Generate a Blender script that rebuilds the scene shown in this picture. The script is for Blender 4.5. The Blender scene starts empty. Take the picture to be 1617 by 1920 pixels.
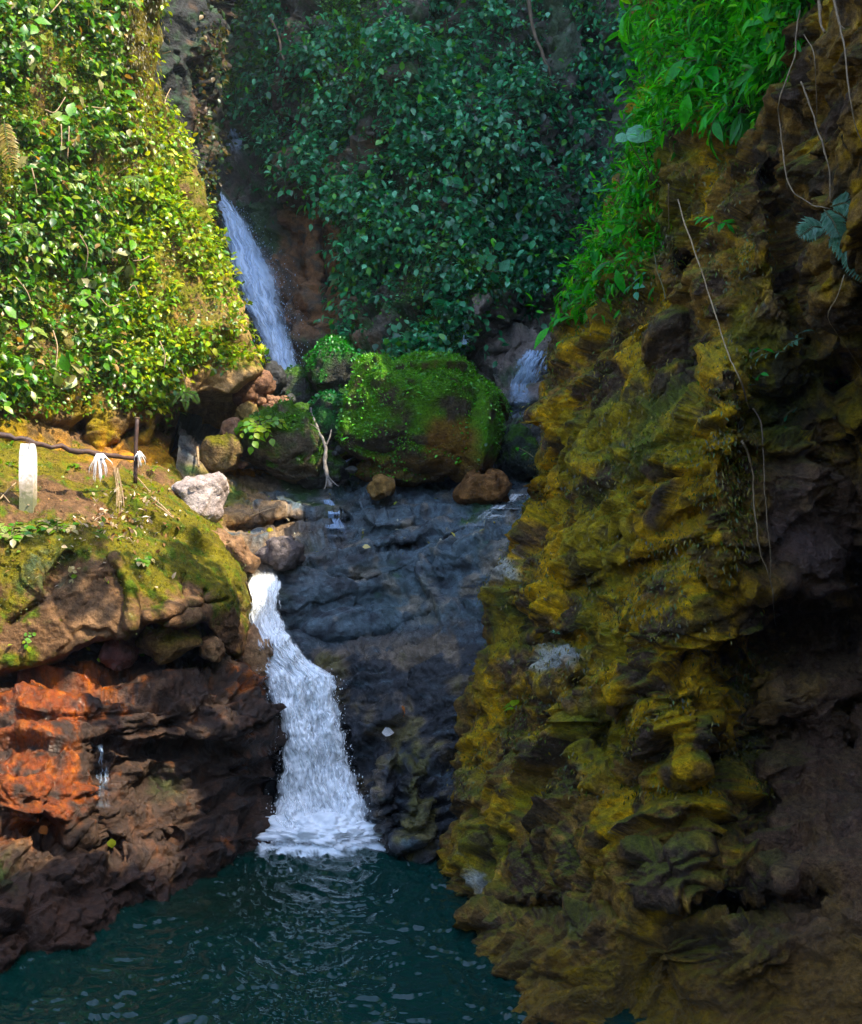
import bpy, bmesh, math, random
import numpy as np
from mathutils import Vector, Matrix

# ------------------------------------------------------------------ camera, sky, sun, exposure
SC = bpy.context.scene
COL = SC.collection
F, CZ = 2050.0, 4.8                       # focal length in photo pixels, eye height above the pool
cam = bpy.data.objects.new('camera', bpy.data.cameras.new('camera'))
COL.objects.link(cam)
cam.location = (0, 0, CZ)
cam.rotation_euler = (math.radians(90), 0, 0)
cam.data.sensor_fit = 'VERTICAL'
cam.data.sensor_height = 24.0
cam.data.lens = 24.0 * F / 1920.0
cam.data.clip_end = 1000
SC.camera = cam

SUN = Vector((0.56, -0.36, 0.86)).normalized()
wd = bpy.data.worlds.new('World'); SC.world = wd; wd.use_nodes = True
nt = wd.node_tree
sky = nt.nodes.new('ShaderNodeTexSky'); sky.sky_type = 'NISHITA'; sky.sun_disc = False
sky.sun_elevation = math.asin(SUN.z); sky.sun_rotation = math.atan2(SUN.x, SUN.y)
nt.nodes['Background'].inputs['Strength'].default_value = 0.15
nt.links.new(sky.outputs[0], nt.nodes['Background'].inputs['Color'])
sl = bpy.data.lights.new('sun', 'SUN'); sl.energy = 2.0; sl.angle = math.radians(0.5); sl.color = (1.0, 0.90, 0.70)
so = bpy.data.objects.new('sun', sl); COL.objects.link(so)
so.rotation_euler = (-SUN).to_track_quat('-Z', 'Y').to_euler()
SC.view_settings.view_transform = 'Standard'; SC.view_settings.look = 'None'
SC.view_settings.exposure = 2.6; SC.view_settings.gamma = 1.0
SC.view_settings.use_curve_mapping = False
SC.render.engine = 'CYCLES'
SC.cycles.use_denoising = True
SC.cycles.max_bounces = 8; SC.cycles.diffuse_bounces = 4; SC.cycles.transparent_max_bounces = 12

# ------------------------------------------------------------------ noise
rng = np.random.default_rng(7)
PERM = np.tile(rng.permutation(256), 3).astype(np.int32)
_g = rng.normal(size=(256, 3)); GRAD = (_g / np.linalg.norm(_g, axis=1)[:, None]).astype(np.float32)

def perlin(p, seed=0):
    p = np.asarray(p, np.float32) + np.float32(seed * 17.31)
    i = np.floor(p).astype(np.int32); f = p - i
    u = f * f * f * (f * (f * 6 - 15) + 10)
    i &= 255
    X, Y, Z = i[:, 0], i[:, 1], i[:, 2]
    def g(dx, dy, dz):
        h = PERM[PERM[PERM[X + dx] + Y + dy] + Z + dz]
        gr = GRAD[h]
        return gr[:, 0] * (f[:, 0] - dx) + gr[:, 1] * (f[:, 1] - dy) + gr[:, 2] * (f[:, 2] - dz)
    def L(a, b, t): return a + (b - a) * t
    x00 = L(g(0, 0, 0), g(1, 0, 0), u[:, 0]); x10 = L(g(0, 1, 0), g(1, 1, 0), u[:, 0])
    x01 = L(g(0, 0, 1), g(1, 0, 1), u[:, 0]); x11 = L(g(0, 1, 1), g(1, 1, 1), u[:, 0])
    return L(L(x00, x10, u[:, 1]), L(x01, x11, u[:, 1]), u[:, 2]) * 1.6

def fbm(p, octv=4, gain=0.5, lac=2.03, seed=0):
    s = 0; a = 1.0; q = np.asarray(p, np.float32)
    for k in range(octv):
        s = s + a * perlin(q, seed + k); a *= gain; q = q * lac
    return s

def ridged(p, octv=4, gain=0.55, lac=2.1, seed=0):
    s = 0; a = 1.0; q = np.asarray(p, np.float32)
    for k in range(octv):
        n = 1 - np.abs(perlin(q, seed + k)) * 1.6
        s = s + a * n * np.abs(n); a *= gain; q = q * lac
    return s - 0.9

def worley(p, seed=0):
    """Nearest cell: distance, second distance, cell number 0..1, and the offset from the cell's point."""
    p = np.asarray(p, np.float32) + np.float32(seed * 11.7)
    i = np.floor(p).astype(np.int32); f = p - i
    f1 = np.full(len(p), 9, np.float32); f2 = f1.copy(); cid = np.zeros(len(p), np.int32); off = np.zeros_like(p)
    for dx in (-1, 0, 1):
        for dy in (-1, 0, 1):
            for dz in (-1, 0, 1):
                X, Y, Z = (i[:, 0] + dx) & 255, (i[:, 1] + dy) & 255, (i[:, 2] + dz) & 255
                h = PERM[PERM[PERM[X] + Y] + Z]
                v = f - (GRAD[h] * 0.42 + 0.5) - np.array((dx, dy, dz), np.float32)
                d = (v * v).sum(1)
                m = d < f1
                f2 = np.where(m, f1, np.minimum(f2, d)); cid = np.where(m, h, cid); f1 = np.where(m, d, f1); off[m] = v[m]
    return np.sqrt(f1), np.sqrt(f2), cid, off

def facets(p, freq, seed, tilt, crack, depth=0.3, soft=0.02):
    """Broken rock: each cell a tilted face of its own, set a little in or out, with a crack round it. Metres."""
    f1, f2, cid, off = worley(p * freq, seed)
    g = GRAD[(cid * 7 + 13) & 255]; e = f2 - f1
    d = ((off * g).sum(1) * tilt + depth * tilt * GRAD[(cid * 3 + 5) & 255][:, 0]) / freq * sst(-0.02, soft, e)
    return d - crack / freq * (1 - sst(0.0, 0.06, e))

def sst(a, b, x):
    t = np.clip((x - a) / (b - a), 0, 1); return t * t * (3 - 2 * t)

def W(px, py, Y):
    return np.stack([(px - 808.5) / F * Y, Y + 0 * px, CZ + (960.0 - py) / F * Y], -1)
def Wv(px, py, Y): return Vector(W(np.float64(px), np.float64(py), np.float64(Y)))

# ------------------------------------------------------------------ object helpers
def mk_mesh(name, verts, faces, cols=None, attrs=None, smooth=True):
    me = bpy.data.meshes.new(name)
    verts = np.ascontiguousarray(verts, np.float32); faces = np.asarray(faces, np.int32)
    me.vertices.add(len(verts)); me.vertices.foreach_set('co', verts.ravel())
    k = faces.shape[1]
    me.loops.add(faces.size); me.loops.foreach_set('vertex_index', faces.ravel())
    me.polygons.add(len(faces))
    me.polygons.foreach_set('loop_start', np.arange(0, faces.size, k, dtype=np.int32))
    me.polygons.foreach_set('loop_total', np.full(len(faces), k, np.int32))
    me.polygons.foreach_set('use_smooth', np.full(len(faces), smooth))
    if cols is not None:
        a = me.color_attributes.new('Col', 'FLOAT_COLOR', 'POINT')
        lum = np.asarray(cols) @ np.array([0.21, 0.72, 0.07]); c4 = np.ones((len(verts), 4), np.float32)
        c4[:, :3] = np.clip(lum[:, None] + (np.asarray(cols) - lum[:, None]) * 1.25, 0.001, 0.9)     # deep tropical colour
        a.data.foreach_set('color', c4.ravel())
    for n, v in (attrs or {}).items():
        a = me.attributes.new(n, 'FLOAT', 'POINT'); a.data.foreach_set('value', np.ascontiguousarray(v, np.float32))
    me.update(); me.validate()
    return me

def link(name, me, mat=None, parent=None, **props):
    o = bpy.data.objects.new(name, me); COL.objects.link(o)
    if mat is not None and me is not None and not me.materials: me.materials.append(mat)
    if parent is not None: o.parent = parent
    for k, v in props.items():
        if v: o[k] = v
    return o

def thing(name, label, category, loc=(0, 0, 0), group=None, **kw):
    o = bpy.data.objects.new(name, None); COL.objects.link(o); o.location = loc
    o.empty_display_size = 0.1
    o['label'] = label; o['category'] = category
    if group: o['group'] = group
    return o

def copy_tree(o, parent=None):
    c = o.copy(); COL.objects.link(c)
    if parent is not None: c.parent = parent
    for ch in o.children: copy_tree(ch, c)
    return c

# ------------------------------------------------------------------ materials
def new_mat(name):
    m = bpy.data.materials.new(name); m.use_nodes = True
    t = m.node_tree; return m, t, t.nodes['Principled BSDF'], t.nodes['Material Output']
def N(t, kind, **kw):
    n = t.nodes.new(kind)
    for k, v in kw.items():
        if hasattr(n, k): setattr(n, k, v)
        else: n.inputs[k].default_value = v
    return n
def math_n(t, op, a, b=None, clamp=False):
    n = t.nodes.new('ShaderNodeMath'); n.operation = op; n.use_clamp = clamp
    for i, v in enumerate((a, b)):
        if v is None: continue
        if isinstance(v, (int, float)): n.inputs[i].default_value = v
        else: t.links.new(v, n.inputs[i])
    return n.outputs[0]
def mapr(t, v, a, b, c, d):
    n = t.nodes.new('ShaderNodeMapRange'); t.links.new(v, n.inputs[0])
    for i, x in enumerate((a, b, c, d)): n.inputs[i + 1].default_value = x
    return n.outputs[0]

def rock_material(name, grain=14.0, bump=0.6, dist=0.03, wet_lo=0.14, dry=0.9):
    m, t, b, out = new_mat(name)
    col = N(t, 'ShaderNodeAttribute', attribute_name='Col')
    wet = N(t, 'ShaderNodeAttribute', attribute_name='Wet')
    geo = N(t, 'ShaderNodeTexCoord')
    n1 = N(t, 'ShaderNodeTexNoise', Scale=grain, Detail=8.0, Roughness=0.65)
    n2 = N(t, 'ShaderNodeTexNoise', Scale=grain * 5.5, Detail=5.0, Roughness=0.7)
    n3 = N(t, 'ShaderNodeTexNoise', Scale=grain * 0.33, Detail=6.0, Roughness=0.6)
    vo = N(t, 'ShaderNodeTexVoronoi', Scale=grain * 1.4); vo.feature = 'F1'
    for n in (n1, n2, n3, vo): t.links.new(geo.outputs['Object'], n.inputs['Vector'])
    v = math_n(t, 'MULTIPLY', mapr(t, n1.outputs[0], 0.3, 0.7, 0.5, 1.5), mapr(t, n2.outputs[0], 0.3, 0.7, 0.55, 1.45))
    v = math_n(t, 'MULTIPLY', v, mapr(t, n3.outputs[0], 0.3, 0.7, 0.75, 1.25))
    vm = N(t, 'ShaderNodeVectorMath', operation='SCALE'); t.links.new(col.outputs['Color'], vm.inputs[0]); t.links.new(v, vm.inputs['Scale'])
    t.links.new(vm.outputs[0], b.inputs['Base Color'])
    wv = math_n(t, 'MULTIPLY', wet.outputs['Fac'], mapr(t, n3.outputs[0], 0.35, 0.6, 0.55, 1.0))
    t.links.new(mapr(t, wv, 0, 1, dry, wet_lo), b.inputs['Roughness'])
    t.links.new(mapr(t, wv, 0, 1, 0.2, 0.5), b.inputs['Specular IOR Level'])
    h = math_n(t, 'ADD', n1.outputs[0], math_n(t, 'MULTIPLY', n2.outputs[0], 0.35))
    h = math_n(t, 'ADD', h, math_n(t, 'MULTIPLY', vo.outputs['Distance'], 0.35))
    bp = N(t, 'ShaderNodeBump', Strength=bump, Distance=dist); t.links.new(h, bp.inputs['Height'])
    t.links.new(bp.outputs[0], b.inputs['Normal'])
    return m

def leaf_material(name, trans=0.35, rough=0.42, spec=0.5):
    m, t, b, out = new_mat(name)
    col = N(t, 'ShaderNodeAttribute', attribute_name='Col')
    geo = N(t, 'ShaderNodeTexCoord')
    n1 = N(t, 'ShaderNodeTexNoise', Scale=9.0, Detail=4.0); t.links.new(geo.outputs['Object'], n1.inputs['Vector'])
    vm = N(t, 'ShaderNodeVectorMath', operation='SCALE'); t.links.new(col.outputs['Color'], vm.inputs[0])
    t.links.new(mapr(t, n1.outputs[0], 0.3, 0.7, 0.7, 1.3), vm.inputs['Scale'])
    t.links.new(vm.outputs[0], b.inputs['Base Color'])
    b.inputs['Roughness'].default_value = rough; b.inputs['Specular IOR Level'].default_value = spec
    tr = N(t, 'ShaderNodeBsdfTranslucent')
    hs = N(t, 'ShaderNodeHueSaturation', Hue=0.485, Saturation=1.15, Value=1.5); t.links.new(vm.outputs[0], hs.inputs['Color'])
    t.links.new(hs.outputs[0], tr.inputs['Color'])
    mx = N(t, 'ShaderNodeMixShader'); mx.inputs[0].default_value = trans
    t.links.new(b.outputs[0], mx.inputs[1]); t.links.new(tr.outputs[0], mx.inputs[2]); t.links.new(mx.outputs[0], out.inputs['Surface'])
    return m

def plain_material(name, c1, c2, scale=20.0, rough=0.7, bump=0.3, spec=0.4, metallic=0.0):
    m, t, b, out = new_mat(name)
    geo = N(t, 'ShaderNodeTexCoord'); n1 = N(t, 'ShaderNodeTexNoise', Scale=scale, Detail=7.0, Roughness=0.65)
    t.links.new(geo.outputs['Object'], n1.inputs['Vector'])
    r = N(t, 'ShaderNodeValToRGB'); r.color_ramp.elements[0].position = 0.35; r.color_ramp.elements[1].position = 0.65
    r.color_ramp.elements[0].color = (*c1, 1); r.color_ramp.elements[1].color = (*c2, 1)
    t.links.new(n1.outputs[0], r.inputs[0]); t.links.new(r.outputs[0], b.inputs['Base Color'])
    b.inputs['Roughness'].default_value = rough; b.inputs['Specular IOR Level'].default_value = spec; b.inputs['Metallic'].default_value = metallic
    bp = N(t, 'ShaderNodeBump', Strength=bump, Distance=0.01); t.links.new(n1.outputs[0], bp.inputs['Height']); t.links.new(bp.outputs[0], b.inputs['Normal'])
    return m

M_ROCK = rock_material('weathered rock', 10.0, 0.85, 0.07)
M_MOSSY = rock_material('mossy rock', 16.0, 1.0, 0.10)
M_LEAF = leaf_material('leaf', 0.35, 0.38, 0.5)
M_SHADELEAF = leaf_material('damp leaf', 0.3, 0.4, 0.5)
M_BRIGHT = leaf_material('thin young leaf', 0.5, 0.45, 0.4)
M_STEM = plain_material('stem', (0.06, 0.06, 0.02), (0.13, 0.11, 0.04), 30, 0.7)
M_ROOT = plain_material('pale root', (0.09, 0.055, 0.03), (0.26, 0.17, 0.09), 25, 0.75)
M_TWIG = plain_material('twig', (0.22, 0.13, 0.06), (0.4, 0.28, 0.16), 25, 0.8)
M_DRIFT = plain_material('weathered driftwood', (0.07, 0.06, 0.055), (0.20, 0.175, 0.15), 12, 0.8, 0.6)
M_RUST = plain_material('old iron pipe', (0.035, 0.022, 0.02), (0.10, 0.05, 0.035), 14, 0.6, 0.5)
M_CONC = plain_material('whitewashed concrete', (0.5, 0.47, 0.42), (0.8, 0.78, 0.74), 9, 0.85, 0.5)
M_RAG = plain_material('torn white plastic', (0.72, 0.72, 0.74), (0.82, 0.82, 0.84), 30, 0.5, 0.2)
M_BARK = plain_material('bark', (0.05, 0.035, 0.02), (0.12, 0.08, 0.05), 8, 0.9, 0.8)
M_PAPERLEAF = leaf_material('dry leaf', 0.2, 0.6, 0.3)

# ------------------------------------------------------------------ sculpted rock sheets
def rbf(ctrl):
    c = np.array(ctrl, float); P = c[:, :2] / 500.0; v = c[:, 2]; n = len(P)
    def U(r2): return np.where(r2 > 1e-12, r2 * np.log(r2 + 1e-12), 0)
    K = U(((P[:, None] - P[None]) ** 2).sum(-1)) + np.eye(n) * 0.004
    A = np.zeros((n + 3, n + 3)); A[:n, :n] = K; A[:n, n] = A[n, :n] = 1; A[:n, n + 1:] = P; A[n + 1:, :n] = P.T
    w = np.linalg.solve(A, np.concatenate([v, np.zeros(3)]))
    def ev(px, py):
        q = np.stack([px, py], -1).reshape(-1, 2) / 500.0; o = np.zeros(len(q))
        for s in range(0, len(q), 20000):
            qq = q[s:s + 20000]
            o[s:s + 20000] = U(((qq[:, None] - P[None]) ** 2).sum(-1)) @ w[:n] + w[n] + qq @ w[n + 1:]
        return o.reshape(px.shape)
    return ev

def seg_dist(px, py, pts, closed=False):
    d = np.full(px.shape, 1e9); pts = list(pts) + ([pts[0]] if closed else [])
    for (x0, y0), (x1, y1) in zip(pts[:-1], pts[1:]):
        vx, vy = x1 - x0, y1 - y0
        t = np.clip(((px - x0) * vx + (py - y0) * vy) / (vx * vx + vy * vy + 1e-9), 0, 1)
        d = np.minimum(d, np.hypot(px - x0 - t * vx, py - y0 - t * vy))
    return d
def inside(px, py, pts):
    r = np.zeros(px.shape, bool); n = len(pts)
    for k in range(n):
        (x0, y0), (x1, y1) = pts[k], pts[(k + 1) % n]
        if y0 == y1: continue
        c = ((y0 > py) != (y1 > py)) & (px < (x1 - x0) * (py - y0) / (y1 - y0) + x0)
        r ^= c
    return r
def poly_mask(px, py, pts, soft, wob=0.0, seed=0):
    if wob:
        q = np.stack([px.ravel() / 60, py.ravel() / 60, 0 * px.ravel()], -1)
        px = px + wob * fbm(q, 4, seed=seed).reshape(px.shape); py = py + wob * fbm(q, 4, seed=seed + 9).reshape(px.shape)
    sd = seg_dist(px, py, pts, True); sd = np.where(inside(px, py, pts), sd, -sd)
    return sst(-soft, soft, sd)
def blob(px, py, cx, cy, rx, ry): return np.exp(-((px - cx) / rx) ** 2 - ((py - cy) / ry) ** 2)
def curve_of(tab):
    k = np.array(tab, float); return lambda y: np.interp(y, k[:, 0], k[:, 1])

class Sheet: pass
def sheet(py0, py1, edgeL, edgeR, step, ctrl, feats=(), curlL=None, curlR=None, disp=None, back=4.0):
    """A rock surface: a grid over the seen face, rounded off and carried round behind at its free edges."""
    rows = int((py1 - py0) / step) + 1
    py = np.linspace(py0, py1, rows)
    L, R = edgeL(py), edgeR(py)
    jit = lambda s: 7 * fbm(np.stack([py / 55.0, 0 * py + s, 0 * py], -1), 4, seed=int(s))
    if curlL: L = L + jit(3)
    if curlR: R = R + jit(5)
    cols = int((R - L).max() / step) + 1
    s = np.linspace(0, 1, cols); nb = 14
    b = np.zeros(cols)
    if curlL: s = np.concatenate([np.zeros(nb), s]); b = np.concatenate([-np.linspace(1, 1 / nb, nb), b])
    if curlR: s = np.concatenate([s, np.ones(nb)]); b = np.concatenate([b, np.linspace(1 / nb, 1, nb)])
    PY = np.repeat(py[:, None], len(s), 1)
    PX = L[:, None] + (R - L)[:, None] * s[None]
    Y = rbf(ctrl)(PX, PY)
    for f in feats: Y = Y + f(PX, PY)
    if curlL:
        d = np.clip((PX - L[:, None]) / curlL[0], 0, 1); Y = Y + curlL[1] * (1 - np.sqrt(1 - (1 - d) ** 2))
    if curlR:
        d = np.clip((R[:, None] - PX) / curlR[0], 0, 1); Y = Y + curlR[1] * (1 - np.sqrt(1 - (1 - d) ** 2))
    ab = np.abs(b)[None]
    Y = Y + back * ab
    G = W(PX - np.sign(b)[None] * (-1) * 0 + (-np.sign(b))[None] * ab * 30, PY, Y)
    def normals(G):
        du = np.gradient(G, axis=1); dv = np.gradient(G, axis=0)
        n = np.cross(dv, du); n /= np.linalg.norm(n, axis=-1, keepdims=True) + 1e-9
        return n
    n = normals(G)
    if disp is not None:
        # smooth the normals a little so that displaced steps do not fold
        for _ in range(6):
            n[1:-1] = (n[:-2] + 2 * n[1:-1] + n[2:]) / 4; n[:, 1:-1] = (n[:, :-2] + 2 * n[:, 1:-1] + n[:, 2:]) / 4
        n /= np.linalg.norm(n, axis=-1, keepdims=True) + 1e-9
        d = disp(G.reshape(-1, 3), PX.ravel(), PY.ravel()).reshape(PX.shape)
        G = G + n * d[..., None]
        # where the surface runs steeply away the grid is stretched: even it out along the short direction
        for _ in range(10):
            eu = np.linalg.norm(np.gradient(G, axis=1), axis=-1); ev = np.linalg.norm(np.gradient(G, axis=0), axis=-1)
            mu = sst(3.5, 8.0, eu / np.median(eu))[1:-1, 1:-1, None]; mv = sst(3.5, 8.0, ev / np.median(ev))[1:-1, 1:-1, None]
            G[1:-1, 1:-1] += mu * 0.5 * ((G[:-2, 1:-1] + G[2:, 1:-1]) / 2 - G[1:-1, 1:-1]) + mv * 0.5 * ((G[1:-1, :-2] + G[1:-1, 2:]) / 2 - G[1:-1, 1:-1])
    S = Sheet(); S.G, S.PX, S.PY, S.shape = G, PX, PY, PX.shape
    S.n = normals(G); S.P = G.reshape(-1, 3); S.Nn = S.n.reshape(-1, 3); S.px = PX.ravel(); S.py = PY.ravel()
    S.front = np.repeat((b == 0)[None], rows, 0).ravel()
    r, c = S.shape; k = np.arange(r * c).reshape(r, c)
    S.faces = np.stack([k[:-1, :-1], k[1:, :-1], k[1:, 1:], k[:-1, 1:]], -1).reshape(-1, 4)
    return S
def sheet_obj(name, S, col, wet, mat, **props):
    me = mk_mesh(name, S.P, S.faces, col, {'Wet': wet})
    return link(name, me, mat, **props)

def frame_of(strata, elong):
    n = np.array(strata, float); n /= np.linalg.norm(n)
    a = np.array([n[2], 0.0, -n[0]]); a /= np.linalg.norm(a); b = np.cross(n, a)
    return np.stack([a / elong, b / elong ** 0.5, n], 1)
def rocky(strata=(0.2, 0.1, 1.0), freq=1.2, terr=0.08, cells=((0.9, 0.3), (2.4, 0.25), (6.0, 0.2)), crack=0.05, rough=0.04, fine=0.008, big=0.15, warp=0.3, elong=1.6, seed=0):
    """Displacement of a rock face: swells, beds along the strata, three sizes of broken faces, and grain."""
    sv = np.array(strata, float); sv /= np.linalg.norm(sv); Mx = frame_of(strata, elong)
    def f(p, px, py):
        w = np.stack([fbm(p * 0.8, 3, seed=seed + 1), fbm(p * 0.8, 3, seed=seed + 2), fbm(p * 0.8, 3, seed=seed + 3)], -1)
        w2 = np.stack([perlin(p * 4, seed + 21), perlin(p * 4, seed + 22), perlin(p * 4, seed + 23)], -1)
        q = p + w * warp + w2 * 0.04
        d = big * fbm(p * 0.45, 3, seed=seed + 4)
        s = (q @ sv) * freq; fl = np.floor(s); t = s - fl
        am = 0.5 + 0.5 * np.sin(fl * 12.9898 + seed) + 0.6 * w[:, 0]
        d = d + terr * np.clip(am, 0, 1.4) * (sst(0.0, 0.6, t) - sst(0.90, 1.0, t) - 0.4)
        k = sst(-0.4, 0.4, w[:, 1] + 0.5 * w[:, 2])
        qm = q @ Mx
        for i, (fr, tl) in enumerate(cells):
            d = d + (1 if i == 0 else 0.35 + 0.65 * k) * facets(qm, fr, seed + 6 + i, tl, crack)
        d = d + rough * (0.6 * fbm(p * 2.0, 4, 0.45, seed=seed + 8) + 1.1 * ridged(qm * 1.5, 4, 0.5, seed=seed + 13))
        d = d + fine * fbm(p * 11.0, 3, 0.5, seed=seed + 9)
        return d
    return f

def flakes(p, u, ang, f, amp, seed, lenf=1.0, lo=-0.25, hi=0.25):
    """Overlapping slabs: each leans out towards a sharp lower lip, then steps back in under it. u runs along the face."""
    ca, sa = math.cos(ang), math.sin(ang)
    s_ = p[:, 2] * ca - u * sa + 0.16 * fbm(p * 1.3, 3, seed=seed) + 0.05 * perlin(p * 5, seed + 5) / max(1, f / 2); l = p[:, 2] * sa + u * ca
    k = np.floor(s_ * f); t = s_ * f - k
    g = fbm(np.stack([l * lenf * f * 0.35, k * 3.71, 0 * l + seed], -1), 3, 0.55, seed=seed + 1)
    am = amp * sst(lo, hi, g) * (0.6 + 0.5 * np.sin(k * 7.13 + seed))
    return am * ((1 - t) - 0.5 - 0.95 * (1 - sst(0.0, 0.07, t)))
def mixc(a, b, m): return a + (np.asarray(b, float) - a) * np.clip(m, 0, 1)[:, None]
def nz(S, scale, seed, octv=4, st=(1, 1, 1)): return fbm(S.P * np.array(st) * scale, octv, 0.55, seed=seed)
def groove(pts, w, amp): return lambda px, py: amp * np.exp(-(seg_dist(px, py, pts) / w) ** 2)
def pstep(pts, soft, amp, wob=0, seed=0): return lambda px, py: amp * poly_mask(px, py, pts, soft, wob, seed)
def bump(cx, cy, rx, ry, a): return lambda px, py: a * blob(px, py, cx, cy, rx, ry)

# --- right cliff: the dark mossy near wall
eL = curve_of([(-700, 1190), (0, 1215), (130, 1235), (250, 1195), (400, 1160), (500, 1122), (590, 1100), (650, 1078), (760, 1028), (860, 1014), (960, 1008),
               (1010, 960), (1080, 940), (1180, 932), (1250, 902), (1340, 860), (1430, 848), (1500, 822), (1590, 812), (2250, 800)])
eR = curve_of([(-700, 1950), (2250, 1950)])
ctrl = [(1200, -700, 15.5), (1200, -300, 15), (1200, 0, 15), (1190, 250, 14.8), (1120, 500, 14.6), (1050, 650, 14.8), (980, 800, 15.2), (975, 950, 15.3), (905, 1080, 15.5), (870, 1250, 15.5),
        (830, 1400, 15.5), (805, 1590, 15.3), (805, 1700, 15.2), (805, 2000, 15.2),
        (1300, -700, 13.5), (1300, -300, 12.7), (1300, 0, 12.6), (1300, 300, 12.5), (1250, 500, 12.7), (1200, 700, 12.9), (1150, 900, 13), (1100, 1100, 13), (1050, 1300, 13), (1000, 1500, 12.9), (950, 1650, 12.6),
        (870, 1710, 13.1), (930, 1785, 11.9), (1000, 1850, 11.06), (1000, 2050, 11.1), (850, 1950, 13.2),
        (1450, -700, 11.0), (1450, -300, 10.4), (1450, 0, 10.5), (1450, 300, 10.5), (1400, 600, 10.8), (1335, 800, 10.9), (1325, 1000, 10.9), (1310, 1150, 10.9), (1300, 1400, 10.8), (1220, 1650, 10.5), (1460, 800, 11.1), (1480, 1000, 11.2), (1460, 1200, 11.8), (1450, 1450, 11.4), (1450, 1650, 10.3), (1400, 1800, 9.9), (1150, 1850, 10.4), (1120, 1935, 10.1), (1150, 2200, 10), (1190, 1900, 10.15), (1250, 1950, 9.7), (1350, 2000, 9.3),
        (1620, -700, 8.0), (1620, -300, 8), (1620, 0, 8.3), (1620, 400, 9.0), (1620, 600, 9.9), (1620, 800, 11.0), (1620, 1200, 11.6), (1620, 1480, 11.0), (1620, 1650, 9.8), (1620, 1900, 9.0), (1620, 2250, 8.0),
        (1950, -700, 6), (1950, 200, 6.8), (1950, 1000, 8.5), (1950, 1500, 7.8), (1950, 2250, 6.4)]
feats = [pstep([(1318, 690), (1360, 670), (1420, 800), (1520, 840), (1560, 1000), (1540, 1090), (1430, 1100), (1330, 1060), (1325, 960), (1300, 850)], 16, -0.55, 14, 1),
         pstep([(1330, 690), (1360, 668), (1400, 740), (1390, 850), (1310, 860), (1302, 780)], 14, -0.3, 8, 2),
         pstep([(1420, 1110), (1560, 1100), (1600, 1230), (1500, 1270), (1430, 1240)], 22, 0.9, 12, 3),
         pstep([(1440, 1250), (1590, 1240), (1600, 1350), (1550, 1390), (1450, 1350)], 18, -0.35, 10, 4),
         pstep([(1330, 1100), (1330, 1480), (1310, 1700), (1460, 1700), (1450, 1400), (1400, 1250)], 14, 0.45, 14, 5),
         pstep([(1230, 1290), (1330, 1250), (1335, 1330), (1310, 1440), (1265, 1450), (1230, 1380)], 9, -0.35, 8, 6),
         pstep([(1000, 1220), (1060, 1205), (1090, 1260), (1060, 1290), (1010, 1290)], 10, -0.45, 7, 7),
         pstep([(1100, 1330), (1180, 1320), (1190, 1420), (1150, 1450), (1110, 1410)], 9, 0.4, 8, 8),
         pstep([(1200, 1600), (1320, 1580), (1500, 1640), (1480, 1690), (1200, 1690)], 8, -0.3, 8, 9),
         groove([(870, 1700), (1150, 1702), (1340, 1700), (1540, 1670)], 12, 0.55),
         groove([(1150, 1010), (1260, 985), (1330, 950)], 9, 0.4), groove([(1070, 1105), (1200, 1060), (1330, 1020)], 9, 0.4),
         groove([(900, 1215), (1010, 1205), (1080, 1200), (1130, 1215)], 9, 0.45), groove([(960, 1000), (1110, 880), (1200, 780), (1300, 720)], 22, 0.35),
         groove([(1580, 700), (1600, 1000), (1595, 1400)], 14, 0.6), groove([(1290, 500), (1300, 640), (1310, 700)], 14, 0.5),
         groove([(1210, 660), (1300, 690)], 26, 0.6), groove([(1450, 330), (1480, 520), (1520, 640)], 20, 0.6), groove([(1250, 380), (1290, 500)], 18, 0.5),
         bump(1180, 620, 60, 40, -0.35), bump(1390, 480, 70, 110, -0.4), bump(1560, 560, 60, 120, -0.4), bump(1180, 1290, 120, 60, -0.2),
         groove([(1340, 1380), (1330, 1620)], 14, 0.4), bump(1010, 1560, 60, 60, -0.25), bump(1420, 1790, 70, 60, -0.3), bump(1230, 1790, 60, 60, -0.25)]
rd = rocky((-0.30, 0.26, 1.0), 1.0, 0.10, ((0.7, 0.20), (1.9, 0.24), (5.0, 0.26)), 0.015, 0.045, 0.016, 0.14, 0.28, 1.9, 11)
def rdisp(p, px, py):
    d = rd(p, px, py)
    # slanting flakes with sharp undercut lips, and finer draped flutes
    w = 0.25 * np.stack([fbm(p * 1.1, 3, seed=34), 0 * d, fbm(p * 1.1, 3, seed=36)], -1); q = p + w
    u = -p[:, 1] * 0.85 + p[:, 0] * 0.53
    zone = sst(-0.6, 0.2, fbm(p * 0.5, 2, seed=32) + 0.6 * blob(px, py, 1130, 1030, 260, 320))
    d = d + zone * (flakes(p, u, math.radians(36), 1.5, 0.40, 301) + flakes(p, u, math.radians(42), 3.6, 0.19, 305) + flakes(p, u, math.radians(30), 8.5, 0.07, 309))
    d = d + (1 - zone) * flakes(p, u, math.radians(14), 2.2, 0.26, 313)
    al, ac = u * 0.75 + p[:, 2] * 0.66, u * 0.66 - p[:, 2] * 0.75
    d = d + 0.05 * zone * ridged(np.stack([ac * 4.5, al * 1.0, 0 * ac], -1), 3, 0.5, seed=31)
    # broken ledges: sharp-lipped, undercut
    s_ = q[:, 2] * 1.35 - q[:, 0] * 0.32 + 0.5 * fbm(p * 0.6, 2, seed=37); t = s_ - np.floor(s_)
    d = d + 0.15 * sst(-0.1, 0.3, fbm(p * 0.8, 3, seed=38)) * (sst(0.0, 0.6, 1 - t) - sst(0.93, 1.0, 1 - t))
    return d
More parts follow.
